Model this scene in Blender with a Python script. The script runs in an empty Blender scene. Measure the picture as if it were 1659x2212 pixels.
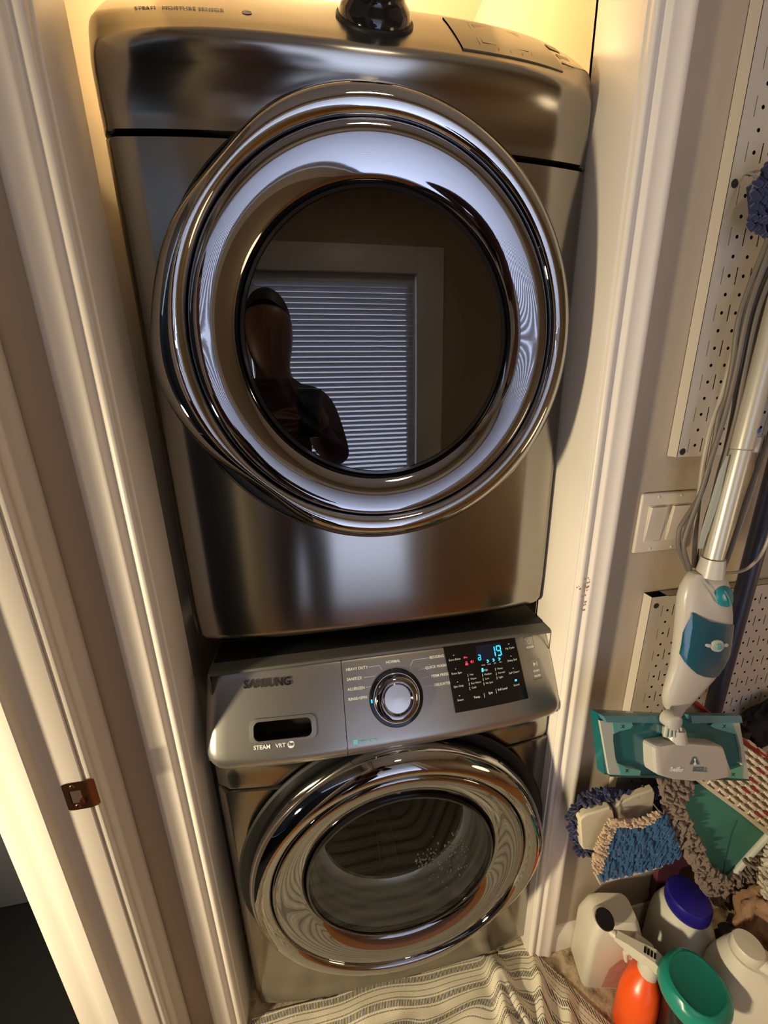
import bpy, bmesh, math, random
from mathutils import Vector, Matrix
random.seed(7)
PI = math.pi
# ------------------------------------------------------------------ camera
FPX, CX, CY = 835.0, 829.5, 1106.0
CAM = Vector((-0.095, -0.647, 1.407))
AX = Vector((0.98519574, -0.06940618, 0.15675505))      # world x seen in camera axes (right, down, forward)
AY = Vector((-0.16991476, -0.27389836, 0.94663016))
AZ = Vector((-0.02276703, -0.95925099, -0.28163663))
right = Vector((AX[0], AY[0], AZ[0])); down = Vector((AX[1], AY[1], AZ[1])); fwd = Vector((AX[2], AY[2], AZ[2]))
cam_d = bpy.data.cameras.new('camera'); cam = bpy.data.objects.new('camera', cam_d)
bpy.context.scene.collection.objects.link(cam); bpy.context.scene.camera = cam
R3 = Matrix((right, -down, -fwd)).transposed()
cam.matrix_world = Matrix.Translation(CAM) @ R3.to_4x4()
cam_d.sensor_fit = 'HORIZONTAL'; cam_d.sensor_width = 36.0; cam_d.lens = 36.0 * FPX / 1659.0
cam_d.clip_start = 0.01; cam_d.clip_end = 50
# ------------------------------------------------------------------ colour management, world
S = bpy.context.scene
S.view_settings.view_transform = 'Standard'; S.view_settings.look = 'None'
S.view_settings.gamma = 1; S.view_settings.use_curve_mapping = False
S.view_settings.exposure = 0.0
W = bpy.data.worlds.new('world'); S.world = W; W.use_nodes = True
W.node_tree.nodes['Background'].inputs[0].default_value = (0.62, 0.75, 1.0, 1)
W.node_tree.nodes['Background'].inputs[1].default_value = 0.8
# ------------------------------------------------------------------ lights
def lamp(name, kind, loc, energy, col, size=0.1, sizey=None, look=None, spread=None):
    d = bpy.data.lights.new(name, kind); d.energy = energy; d.color = col
    if kind == 'AREA':
        d.size = size
        if sizey: d.shape = 'RECTANGLE'; d.size_y = sizey
        else: d.shape = 'DISK'
        if spread: d.spread = spread
    else: d.shadow_soft_size = size
    o = bpy.data.objects.new(name, d); S.collection.objects.link(o); o.location = loc
    if look is not None: o.rotation_euler = (Vector(look) - Vector(loc)).to_track_quat('-Z', 'Y').to_euler()
    return o
lamp('closet_lamp', 'POINT', (-0.05, 0.60, 2.33), 13.0, (1.0, 0.68, 0.34), 0.035)
lamp('hall_lamp', 'AREA', (0.15, -1.02, 2.395), 2.6, (1.0, 0.80, 0.54), 0.16, look=(0.15, -1.02, 0))
lamp('next_room_lamp', 'AREA', (-1.75, -.86, .95), 17.5, (1.0, 0.83, 0.54), 0.16, look=(.36, -.10, .62), spread=math.radians(100))
lamp('far_room_lamp', 'POINT', (1.6, -1.1, .95), 8.0, (1.0, 0.78, 0.50), 0.22)
lamp('door_daylight', 'AREA', (0.0, -2.05, 1.25), 31.0, (0.66, 0.74, 1.0), 1.1, 2.3, look=(0.0, 0, 1.25))

# ------------------------------------------------------------------ helpers
def P(px, py, y=None, z=None, x=None):
    """world point of a measured direction at a known world depth (y), height (z) or x"""
    d = right * ((px - CX) / FPX) + down * ((py - CY) / FPX) + fwd
    if y is not None: t = (y - CAM.y) / d.y
    elif z is not None: t = (z - CAM.z) / d.z
    else: t = (x - CAM.x) / d.x
    return CAM + d * t
COL = S.collection
class MB:
    def __init__(s): s.v = []; s.f = []; s.uv = {}
    def add(s, vs, fs):
        b = len(s.v); s.v += [tuple(q) for q in vs]; s.f += [tuple(i + b for i in q) for q in fs]; return b
    def box(s, x0, x1, y0, y1, z0, z1, M=None):
        vs = [Vector((x, y, z)) for x in (x0, x1) for y in (y0, y1) for z in (z0, z1)]
        if M is not None: vs = [M @ q for q in vs]
        s.add(vs, [(0, 1, 3, 2), (4, 6, 7, 5), (0, 4, 5, 1), (2, 3, 7, 6), (0, 2, 6, 4), (1, 5, 7, 3)]); return s
    def bbox(s, x0, x1, y0, y1, z0, z1, r=.003, seg=2, M=None):
        bm = bmesh.new(); bmesh.ops.create_cube(bm, size=1)
        for q in bm.verts: q.co = Vector(((x0 + x1) / 2 + q.co.x * (x1 - x0), (y0 + y1) / 2 + q.co.y * (y1 - y0), (z0 + z1) / 2 + q.co.z * (z1 - z0)))
        bmesh.ops.bevel(bm, geom=bm.edges[:], offset=r, segments=seg, affect='EDGES', profile=.5)
        bm.verts.index_update()
        vs = [q.co.copy() for q in bm.verts]
        if M is not None: vs = [M @ q for q in vs]
        s.add(vs, [[q.index for q in f.verts] for f in bm.faces]); bm.free(); return s
    def tube(s, pts, r, seg=10, cap=True):
        pts = [Vector(q) for q in pts]; n = len(pts); rr = r if isinstance(r, (list, tuple)) else [r] * n
        rings = []; up = None
        for i, q in enumerate(pts):
            t = (pts[min(i + 1, n - 1)] - pts[max(i - 1, 0)]).normalized()
            if up is None:
                up = Vector((0, 0, 1)) if abs(t.z) < .9 else Vector((0, 1, 0))
            a = (up - t * up.dot(t)).normalized(); up = a; b = t.cross(a)
            rings.append([q + (a * math.cos(2 * PI * k / seg) + b * math.sin(2 * PI * k / seg)) * rr[i] for k in range(seg)])
        vs = [q for rg in rings for q in rg]
        fs = [(i * seg + k, i * seg + (k + 1) % seg, (i + 1) * seg + (k + 1) % seg, (i + 1) * seg + k) for i in range(n - 1) for k in range(seg)]
        if cap: fs += [tuple(range(seg))[::-1], tuple((n - 1) * seg + k for k in range(seg))]
        s.add(vs, fs); return s
    def lathe(s, prof, c, ax=(0, 0, 1), seg=48, rmod=None, closed=False, start=None):
        """prof: (radius, height along ax)"""
        ax = Vector(ax).normalized(); c = Vector(c)
        a = Vector(start).normalized() if start is not None else (Vector((1, 0, 0)) if abs(ax.x) < .9 else Vector((0, 1, 0)))
        a = (a - ax * a.dot(ax)).normalized(); b = ax.cross(a)
        vs = []
        for (r, h) in prof:
            for k in range(seg):
                th = 2 * PI * k / seg; q = r * (rmod(th, r) if rmod else 1)
                vs.append(c + ax * h + (a * math.cos(th) + b * math.sin(th)) * q)
        n = len(prof)
        fs = [(i * seg + k, i * seg + (k + 1) % seg, ((i + 1) % n) * seg + (k + 1) % seg, ((i + 1) % n) * seg + k) for i in range(n if closed else n - 1) for k in range(seg)]
        if not closed:
            if prof[0][0] > 1e-6: fs.append(tuple(range(seg))[::-1])
            if prof[-1][0] > 1e-6: fs.append(tuple((n - 1) * seg + k for k in range(seg)))
        s.add(vs, fs); return s
    def open_lathe(s, prof, c, ax=(0, 0, 1), seg=48, rmod=None):
        s.lathe(prof, c, ax, seg, rmod); 
        if prof[-1][0] > 1e-6: s.f.pop()
        if prof[0][0] > 1e-6: s.f.pop(-1 if prof[-1][0] > 1e-6 else -1)
        return s
    def slab(s, poly, off):
        """polygon of world points thickened by the vector off"""
        n = len(poly); off = Vector(off); A = [Vector(q) for q in poly]
        vs = A + [q + off for q in A]
        s.add(vs, [tuple(range(n)), tuple(range(2 * n - 1, n - 1, -1))] + [(i, i + n, (i + 1) % n + n, (i + 1) % n) for i in range(n)]); return s
    def ext(s, prof, z0, z1, fn):
        """profile list extruded between z0, z1; fn maps (p, z) to a world point"""
        n = len(prof); vs = [fn(p, z0) for p in prof] + [fn(p, z1) for p in prof]
        s.add(vs, [(i, (i + 1) % n, (i + 1) % n + n, i + n) for i in range(n)] + [tuple(range(n))[::-1], tuple(range(n, 2 * n))]); return s
    def cap(s, a, b, r, seg=6):
        a = Vector(a); b = Vector(b); d = (b - a)
        return s.tube([a, a + d * .12, b - d * .12, b], [r * .55, r, r, r * .5], seg)
    def build(s, name, mat, parent=None, smooth=True, ang=35, recalc=True):
        me = bpy.data.meshes.new(name); me.from_pydata(s.v, [], s.f); me.validate()
        if recalc:
            bm = bmesh.new(); bm.from_mesh(me); bmesh.ops.recalc_face_normals(bm, faces=bm.faces); bm.to_mesh(me); bm.free()
        if smooth:
            me.polygons.foreach_set('use_smooth', [True] * len(me.polygons)); me.set_sharp_from_angle(angle=math.radians(ang))
        me.materials.append(mat)
        o = bpy.data.objects.new(name, me); COL.objects.link(o)
        if parent is not None: adopt(o, parent)
        return o
def adopt(o, parent):
    o.parent = parent
    if parent.type == 'EMPTY': o.matrix_parent_inverse = Matrix.Translation(-parent.location)
def thing(name, loc, label, cat, group=None):
    e = bpy.data.objects.new(name, None); e.location = loc; e.empty_display_size = .05; COL.objects.link(e)
    return tag(e, label, cat, group)
def tag(o, label, cat, group=None):
    o['label'] = label; o['category'] = cat
    if group: o['group'] = group
    return o
def struct(o): o['kind'] = 'structure'; return o
def stuff(o): o['kind'] = 'stuff'; return o
def subpart(o, p):
    o.parent = p; return o
# ------------------------------------------------------------------ materials
def mat(name, col, rough=.5, metal=0, bump=0, bscale=40, var=0, vscale=6, spec=.5, aniso=0, ior=1.5, coat=0, sheen=0, bdist=.002):
    m = bpy.data.materials.new(name); m.use_nodes = True; nt = m.node_tree; N = nt.nodes; L = nt.links
    b = N['Principled BSDF']
    b.inputs['Base Color'].default_value = (*col, 1); b.inputs['Roughness'].default_value = rough
    b.inputs['Metallic'].default_value = metal; b.inputs['Specular IOR Level'].default_value = spec; b.inputs['IOR'].default_value = ior
    b.inputs['Coat Weight'].default_value = coat
    if sheen: b.inputs['Sheen Weight'].default_value = sheen
    tc = N.new('ShaderNodeTexCoord')
    if var:
        n = N.new('ShaderNodeTexNoise'); n.inputs['Scale'].default_value = vscale; n.inputs['Detail'].default_value = 5
        L.new(tc.outputs['Object'], n.inputs['Vector'])
        mx = N.new('ShaderNodeMix'); mx.data_type = 'RGBA'
        mx.inputs[6].default_value = (*[max(0, c * (1 - var)) for c in col], 1); mx.inputs[7].default_value = (*[min(1, c * (1 + var)) for c in col], 1)
        L.new(n.outputs[0], mx.inputs[0]); L.new(mx.outputs[2], b.inputs['Base Color'])
    if bump:
        n = N.new('ShaderNodeTexNoise'); n.inputs['Scale'].default_value = bscale; n.inputs['Detail'].default_value = 4
        L.new(tc.outputs['Object'], n.inputs['Vector'])
        bp = N.new('ShaderNodeBump'); bp.inputs['Strength'].default_value = bump; bp.inputs['Distance'].default_value = bdist
        L.new(n.outputs[0], bp.inputs['Height']); L.new(bp.outputs[0], b.inputs['Normal'])
    return m
def brushed(name, col, rough, aniso):
    m = mat(name, col, rough, 1); nt = m.node_tree; N = nt.nodes; L = nt.links; b = N['Principled BSDF']
    tg = N.new('ShaderNodeTangent'); tg.direction_type = 'RADIAL'; tg.axis = 'Z'
    b.inputs['Anisotropic'].default_value = aniso; b.inputs['Anisotropic Rotation'].default_value = 0.25
    L.new(tg.outputs[0], b.inputs['Tangent'])
    tc = N.new('ShaderNodeTexCoord'); mp = N.new('ShaderNodeMapping'); mp.inputs['Scale'].default_value = (3, 3, 900)
    n = N.new('ShaderNodeTexNoise'); n.inputs['Scale'].default_value = 3; n.inputs['Detail'].default_value = 3
    L.new(tc.outputs['Object'], mp.inputs[0]); L.new(mp.outputs[0], n.inputs['Vector'])
    mr = N.new('ShaderNodeMapRange'); mr.inputs[3].default_value = rough * .85; mr.inputs[4].default_value = rough * 1.2
    L.new(n.outputs[0], mr.inputs[0]); L.new(mr.outputs[0], b.inputs['Roughness'])
    return m
def emit(name, col, st):
    m = mat(name, (0, 0, 0), .4); b = m.node_tree.nodes['Principled BSDF']
    b.inputs['Emission Color'].default_value = (*col, 1); b.inputs['Emission Strength'].default_value = st; return m
def thin_glass(name, tint, ior=1.5, rough=.01, boost=0.0):
    m = bpy.data.materials.new(name); m.use_nodes = True; nt = m.node_tree; N = nt.nodes; L = nt.links
    N.remove(N['Principled BSDF']); out = N['Material Output']
    fr = N.new('ShaderNodeFresnel'); fr.inputs[0].default_value = ior
    tr = N.new('ShaderNodeBsdfTransparent'); tr.inputs[0].default_value = (*tint, 1)
    gl = N.new('ShaderNodeBsdfGlossy'); gl.inputs['Roughness'].default_value = rough
    mx = N.new('ShaderNodeMixShader'); L.new(fr.outputs[0], mx.inputs[0]); L.new(tr.outputs[0], mx.inputs[1]); L.new(gl.outputs[0], mx.inputs[2])
    L.new(mx.outputs[0], out.inputs[0]); return m
M_wall = mat('beige_wall_paint', (.43, .355, .265), .75, bump=.25, bscale=160, bdist=.001, var=.04)
M_closet = mat('closet_wall_paint', (.80, .72, .55), .8, bump=.1, bscale=150, bdist=.001)
M_ceil = mat('ceiling_paint', (.78, .74, .66), .85)
M_trim = mat('white_trim_paint', (.76, .70, .62), .38, bump=.08, bscale=90, bdist=.001, var=.03, vscale=9)
M_steel = brushed('platinum_stainless', (.31, .295, .265), .19, .8)
M_fascia = mat('fascia_silver', (.40, .385, .355), .33, .9, bump=.02, bscale=900, bdist=.0005)
M_dfascia = mat('dark_fascia', (.17, .155, .125), .34, .85)
M_chrome = mat('dark_chrome', (.38, .37, .36), .02, 1)
M_chrome2 = mat('satin_chrome', (.29, .285, .295), .035, 1)
M_bright = mat('bright_chrome', (.75, .74, .72), .12, 1)
M_black = mat('black_plastic', (.008, .008, .008), .5, spec=.25)
M_gloss = mat('gloss_black', (.008, .008, .009), .08)
M_panel = mat('black_display_glass', (.006, .006, .007), .12)
M_cab = mat('cabinet_dark_grey', (.10, .095, .085), .45, .3)
M_print = mat('grey_print', (.85, .85, .82), .5)
M_dimprint = mat('dim_print', (.30, .31, .32), .5)
M_logo = mat('mirror_letters', (.30, .30, .31), .16, 1)
M_cyan = emit('cyan_led', (.02, .55, .95), 2.2)
M_cyandim = emit('cyan_led_dim', (.02, .35, .6), .6)
M_red = emit('red_led', (1.0, .03, .08), 1.6)
M_lcd = mat('lcd_window', (.012, .016, .04), .2)
M_glassD = thin_glass('dryer_door_glass', (.30, .28, .26), 2.25)
M_glassW = thin_glass('washer_door_glass', (.92, .93, .88), 1.27)
M_bowl = mat('bowl_glass_wall', (.50, .52, .40), .10, bump=.05, bscale=14, bdist=.003, ior=1.7)
M_drum = mat('drum_dark', (.045, .042, .038), .3, .8)
M_drop = mat('water', (.7, .72, .7), .05, spec=.9)
M_peg = mat('pegboard_enamel', (.52, .465, .40), .42)
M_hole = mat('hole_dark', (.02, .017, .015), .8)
M_switch = mat('switch_plastic', (.60, .53, .44), .35)
M_copper = mat('copper_strike', (.42, .19, .10), .28, 1, bump=.1, bscale=60)
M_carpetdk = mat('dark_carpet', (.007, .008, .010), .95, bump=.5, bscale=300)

# ------------------------------------------------------------------ the setting
YW = -0.065
def boxo(name, mat_, *a): return struct(MB().box(*a).build(name, mat_, smooth=False))
def floor_mat():
    m = mat('tan_vinyl', (.44, .34, .22), .5); nt = m.node_tree; N = nt.nodes; L = nt.links; b = N['Principled BSDF']
    tc = N.new('ShaderNodeTexCoord'); n = N.new('ShaderNodeTexNoise'); n.inputs['Scale'].default_value = 26; n.inputs['Detail'].default_value = 8; n.inputs['Roughness'].default_value = .7
    r = N.new('ShaderNodeValToRGB'); r.color_ramp.elements[0].position = .36; r.color_ramp.elements[0].color = (.10, .065, .03, 1)
    r.color_ramp.elements[1].position = .56; r.color_ramp.elements[1].color = (.52, .41, .27, 1)
    L.new(tc.outputs['Object'], n.inputs['Vector']); L.new(n.outputs[0], r.inputs[0]); L.new(r.outputs[0], b.inputs['Base Color']); return m
boxo('floor', floor_mat(), -.62, 2.3, -.62, .85, -.05, 0)
M_wood = mat('orange_wood_floor', (.58, .24, .065), .45, var=.25, vscale=5)
fl = struct(MB().box(-.62, 2.3, -1.75, -.62, -.05, -.008).build('floor_hall', mat('floor_gap', (.05, .03, .02), .9), smooth=False)); pk_ = None
for i in range(13):
    for j in range(2):
        x0_ = -.62 + j * 1.46 + (i % 2) * .0; 
        if pk_ is None: o = MB().bbox(0, 1.456, 0, .084, -.008, 0, .001, 1).build('floor_plank', M_wood, fl, smooth=False); pk_ = o.data
        else: o = bpy.data.objects.new('floor_plank', pk_); COL.objects.link(o); o.parent = fl
        o.location = (x0_, -1.742 + i * .0862, 0)

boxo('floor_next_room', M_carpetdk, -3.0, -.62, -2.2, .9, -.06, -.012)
boxo('ceiling', M_ceil, -3.0, 2.3, -1.75, .85, 2.44, 2.5)
# closet shell
boxo('wall_closet_back', M_closet, -.47, .53, .80, .86, 0, 2.44)
boxo('wall_closet_left', M_closet, -.50, -.41, .04, .80, 0, 2.44)
boxo('wall_closet_right', M_closet, .43, .53, .07, .80, 0, 2.44)
# front walls beside and above the closet opening
JL, JR = -.352, .353
boxo('wall_front_right', M_wall, JR + .018, 2.25, YW, .035, 0, 2.44)
boxo('wall_front_left', M_wall, -.478, JL - .018, YW, .01, 0, 2.44)
boxo('wall_front_header', M_wall, JL - .018, JR + .018, YW, .01, 2.12, 2.44)
mb = MB(); mb.bbox(JR, JR + .018, YW - .002, .044, 0, 2.10, .0015); mb.bbox(JR-.0, JR + .08, .036, .044, 0, 2.10, .001); struct(mb.build('trim_1', M_trim))
mb = MB(); mb.bbox(JL - .018, JL, YW - .002, .012, 0, 2.10, .0015); struct(mb.build('trim_2', M_trim))
mb = MB(); mb.bbox(JL - .018, JR + .018, YW - .002, .03, 2.10, 2.12, .0015); struct(mb.build('trim_3', M_trim))
# colonial casing profile: (distance from the opening edge, height off the wall)
CP = [(0, 0), (0, .008), (.0015, .0105), (.006, .0115), (.010, .0105), (.012, .0085), (.0155, .0080), (.019, .0095), (.021, .0125),
      (.0235, .0138), (.027, .0132), (.034, .0138), (.041, .0150), (.0445, .0165), (.048, .0172), (.053, .0168), (.0565, .0150), (.058, .012), (.058, 0)]
def casing(name, x_edge, sgn, z1):
    return struct(MB().ext(CP, 0, z1, lambda p, z: Vector((x_edge + sgn * (p[0] + .003), YW - p[1] * 1.15, z))).build(name, M_trim, ang=50))
casing('trim_4', JR, 1, 2.16); casing('trim_5', JL, -1, 2.16)
struct(MB().ext(CP, JL - .06, JR + .06, lambda p, z: Vector((z, YW - p[1], 2.103 + p[0]))).build('trim_6', M_trim, ang=50))
# base board
bb = [(0, 0), (.012, 0), (.012, .055), (.009, .066), (.007, .072), (.0045, .08), (0, .082)]
struct(MB().ext(bb, JR + .062, 2.2, lambda p, z: Vector((z, YW - p[0], p[1]))).build('baseboard_front', M_trim, ang=40))
# left wall with the doorway and its jamb
XL = -.478; YD0 = -.130; YD1 = -.93
boxo('wall_left', M_wall, -.60, XL, -.10, .01, 0, 2.44)
boxo('wall_left_far', M_wall, -.60, XL, -1.75, YD1 - .02, 0, 2.44)
boxo('wall_left_header', M_wall, -.60, XL, YD1 - .02, -.10, 2.07, 2.44)
struct(MB().ext(CP, 0, 2.12, lambda p, z: Vector((XL + p[1] * .9, YD0 + .003 + p[0] * 1.05, z))).build('trim_7', M_trim, ang=50))
struct(MB().ext(CP, 0, 2.12, lambda p, z: Vector((XL + p[1], YD1 - .003 - p[0], z))).build('trim_8', M_trim, ang=50))
jp = [(XL - .001, YD0 + .03), (XL - .001, YD0 + .001), (XL - .0025, YD0), (-.531, YD0), (-.5315, YD0 - .0135), (-.533, YD0 - .015), (-.552, YD0 - .015), (-.555, YD0 - .0135), (-.5565, YD0 - .010), (-.559, YD0 - .0085), (-.575, YD0 - .008), (-.590, YD0 - .006), (-.602, YD0 - .002), (-.612, YD0 + .005), (-.612, YD0 + .03)]
struct(MB().ext(jp, 0, 2.05, lambda p, z: Vector((p[0], p[1], z))).build('trim_9', M_trim, ang=40))
mb = MB(); mb.bbox(-.60, XL, YD1 - .02, YD1, 0, 2.05, .002); struct(mb.build('trim_10', M_trim))
mb = MB(); mb.bbox(-.60, XL, YD1, YD0, 2.05, 2.07, .002); struct(mb.build('trim_11', M_trim))
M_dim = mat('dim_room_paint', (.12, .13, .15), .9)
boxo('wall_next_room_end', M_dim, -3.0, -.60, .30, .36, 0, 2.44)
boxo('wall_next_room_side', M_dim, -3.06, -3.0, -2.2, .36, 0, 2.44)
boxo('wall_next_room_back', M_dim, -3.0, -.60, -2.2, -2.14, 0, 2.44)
# rest of the room behind the camera
boxo('wall_right', M_wall, 2.25, 2.31, -1.75, -.065, 0, 2.44)
YB = -1.66
DX0, DX1 = -.62 + .18, .49
boxo('wall_back_right', M_wall, .51, 2.3, YB - .12, YB, 0, 2.44)
boxo('wall_back_left', M_wall, -.62, DX0 - .02, YB - .12, YB, 0, 2.44)
boxo('wall_back_header', M_wall, DX0 - .02, .51, YB - .12, YB, 2.05, 2.44)
gd = thing('door_1', (0, YB, 0), 'white framed glass door with horizontal blind behind the camera', 'door')
del gd['label']; del gd['category']; gd['kind'] = 'structure'
M_white = mat('white_gloss_trim', (.80, .79, .78), .4)
mb = MB()
mb.bbox(DX1, .645, YB, YB + .02, 0, 2.18, .004); mb.bbox(DX0 - .14, DX0, YB, YB + .02, 0, 2.18, .004); mb.bbox(DX0, DX1, YB, YB + .02, 2.05, 2.18, .004)
mb.build('door_frame', M_white, gd)
mb = MB(); mb.bbox(DX0, DX1, YB - .07, YB - .03, 0, .16, .004); mb.bbox(DX0, DX0 + .05, YB - .07, YB - .03, .16, 2.05, .004); mb.bbox(DX1 - .05, DX1, YB - .07, YB - .03, .16, 2.05, .004)
mb.bbox(DX0 + .05, DX1 - .05, YB - .07, YB - .03, 1.99, 2.05, .004)
mb.build('door_leaf', M_white, gd)
MB().box(DX0 + .05, DX1 - .05, YB - .055, YB - .05, .16, 1.99).build('pane', thin_glass('window_glass', (.95, .96, .97), 1.45), gd, smooth=False)
M_slat = mat('blind_slat', (.82, .82, .84), .5)
sl = None; tilt = math.radians(38)
k = 0; z = .18
while z < 2.0:
    if sl is None:
        sl = MB().box(DX0 + .03, DX1 - .02, -.014 * math.cos(tilt), .014 * math.cos(tilt), -.001, .001)
        # sheared into a tilted slat
        sl.v = [(a, b, c + b * math.tan(tilt)) for a, b, c in sl.v]
        so = sl.build('slat', M_slat, smooth=False); me = so.data; bpy.data.objects.remove(so)
    o = bpy.data.objects.new('slat', me); COL.objects.link(o); o.location = (0, YB - .012, z); adopt(o, gd); z += .0275; k += 1

# ------------------------------------------------------------------ the two machines
def grid_lines(w, re, n, extra=()):
    e = [re * (1 - math.cos(PI / 2 * i / 6)) for i in range(7)]
    g = [-w + q for q in e] + [-w + re + (2 * w - 2 * re) * i / n for i in range(1, n)] + [w - q for q in e[::-1]]
    for q in extra: g.append(q)
    g = sorted(set(round(q, 5) for q in g))
    out = [g[0]]
    keep = set(round(q, 5) for q in extra)
    for q in g[1:]:
        if q - out[-1] < .0008 and q not in keep and out[-1] not in keep and abs(q) < w - re: continue
        out.append(q)
    return out
def pillow(xs, vs, w, h, rc, re, depth, mp, xr=None, cut=None, holes=(), rcb=None, reb=None, rct=None, ret=None):
    """rounded panel: x in [-w,w], v in [0,h]; mp(x, v, n) to world; corner radius rc, edge radius re, skirt depth"""
    mb = MB(); idx = {}
    def corner(x, v):
        vv = v - h / 2; ax, av = abs(x), abs(vv); hw = h / 2
        r = (rc if rct is None else rct) if vv > 0 else (rc if rcb is None else rcb)
        if ax > w - r and av > hw - r:
            a = (ax - (w - r)) / r; b = (av - (hw - r)) / r
            a2 = a * math.sqrt(max(0, 1 - b * b / 2)); b2 = b * math.sqrt(max(0, 1 - a * a / 2))
            d = r - r * math.hypot(a2, b2)
            x = math.copysign(w - r + a2 * r, x); v = h / 2 + math.copysign(hw - r + b2 * r, vv)
        else: d = min(w - ax, hw - av)
        er = ret if vv > 0 else reb
        if er is not None: d = min(w - ax, (hw - av) * re / er) if not (ax > w - r and av > hw - r) else min(d * re / er, w - ax if w - ax > 0 else 0)
        n = 0 if d >= re else -(re - math.sqrt(max(0, re * re - (re - d) ** 2)))
        return mp(x, v, n), x, v
    info = []
    for j, v in enumerate(vs):
        for i, x in enumerate(xs):
            p, cx, cv = corner(x, v); mb.v.append(tuple(p)); info.append((cx, cv))
    nx = len(xs); nv = len(vs)
    def inside(x0, x1, v0, v1):
        xm, vm = (x0 + x1) / 2, (v0 + v1) / 2
        if xr and not (xr[0] < xm < xr[1]): return False
        for a, b, c, d in holes:
            if a < xm < b and c < vm < d: return False
        return True
    for j in range(nv - 1):
        for i in range(nx - 1):
            if cut and all(cut(xs[a_], vs[b_]) for a_ in (i, i + 1) for b_ in (j, j + 1)): continue
            if inside(xs[i], xs[i + 1], vs[j], vs[j + 1]): mb.f.append((j * nx + i, j * nx + i + 1, (j + 1) * nx + i + 1, (j + 1) * nx + i))
    # skirt
    bd = [(i, 0) for i in range(nx)] + [(nx - 1, j) for j in range(1, nv)] + [(i, nv - 1) for i in range(nx - 2, -1, -1)] + [(0, j) for j in range(nv - 2, 0, -1)]
    b0 = len(mb.v)
    for (i, j) in bd:
        q = Vector(mb.v[j * nx + i]) + Vector((0, depth, 0)); mb.v.append(tuple(q))
    m = len(bd)
    for k in range(m):
        (i0, j0), (i1, j1) = bd[k], bd[(k + 1) % m]
        if xr:
            xm = (xs[i0] + xs[i1]) / 2
            if not (xr[0] < xm < xr[1]): continue
        mb.f.append((j0 * nx + i0, b0 + k, b0 + (k + 1) % m, j1 * nx + i1))
    return mb
def bulge(x): return .020 * min(1.1, abs(x) / .35) ** 3
def text_mesh(s, size, bold=0, extrude=0, align='LEFT', spacing=1.0):
    cu = bpy.data.curves.new('t', 'FONT'); cu.body = s; cu.size = size; cu.offset = bold; cu.extrude = extrude; cu.align_x = align; cu.align_y = 'CENTER'
    cu.space_character = spacing; cu.resolution_u = 3
    o = bpy.data.objects.new('t', cu); COL.objects.link(o); bpy.context.view_layer.update()
    me = bpy.data.meshes.new_from_object(o.evaluated_get(bpy.context.evaluated_depsgraph_get()))
    vs = [q.co.copy() for q in me.vertices]; fs = [tuple(p.vertices) for p in me.polygons]
    bpy.data.objects.remove(o); bpy.data.curves.remove(cu); bpy.data.meshes.remove(me)
    return vs, fs
class Face:
    rec = None
    """the tilted, bowed control fascia"""
    def __init__(s, xc, A, B):
        s.xc = xc; s.A = Vector((0, *A)); s.D = Vector((0, *B)) - s.A; s.L = s.D.length; s.D.normalize(); s.N = Vector((1, 0, 0)).cross(s.D)
    def p(s, x, v, n=0):
        # x local, v in metres up the slope
        q = s.A + s.D * v + s.N * n
        bow = -.010 * (1 - ((v / s.L - .45) / .6) ** 2) * .6
        y = q.y + bow
        if s.rec is not None:
            sd = min(1, abs(x) / .35) ** 5
            if y < s.rec: y = s.rec + (y - s.rec) * (1 - .85 * sd)
            y += .030 * sd * max(0, (v + .092) / .26 - .15)
        return Vector((s.xc + x, y + bulge(x), q.z))
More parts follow.
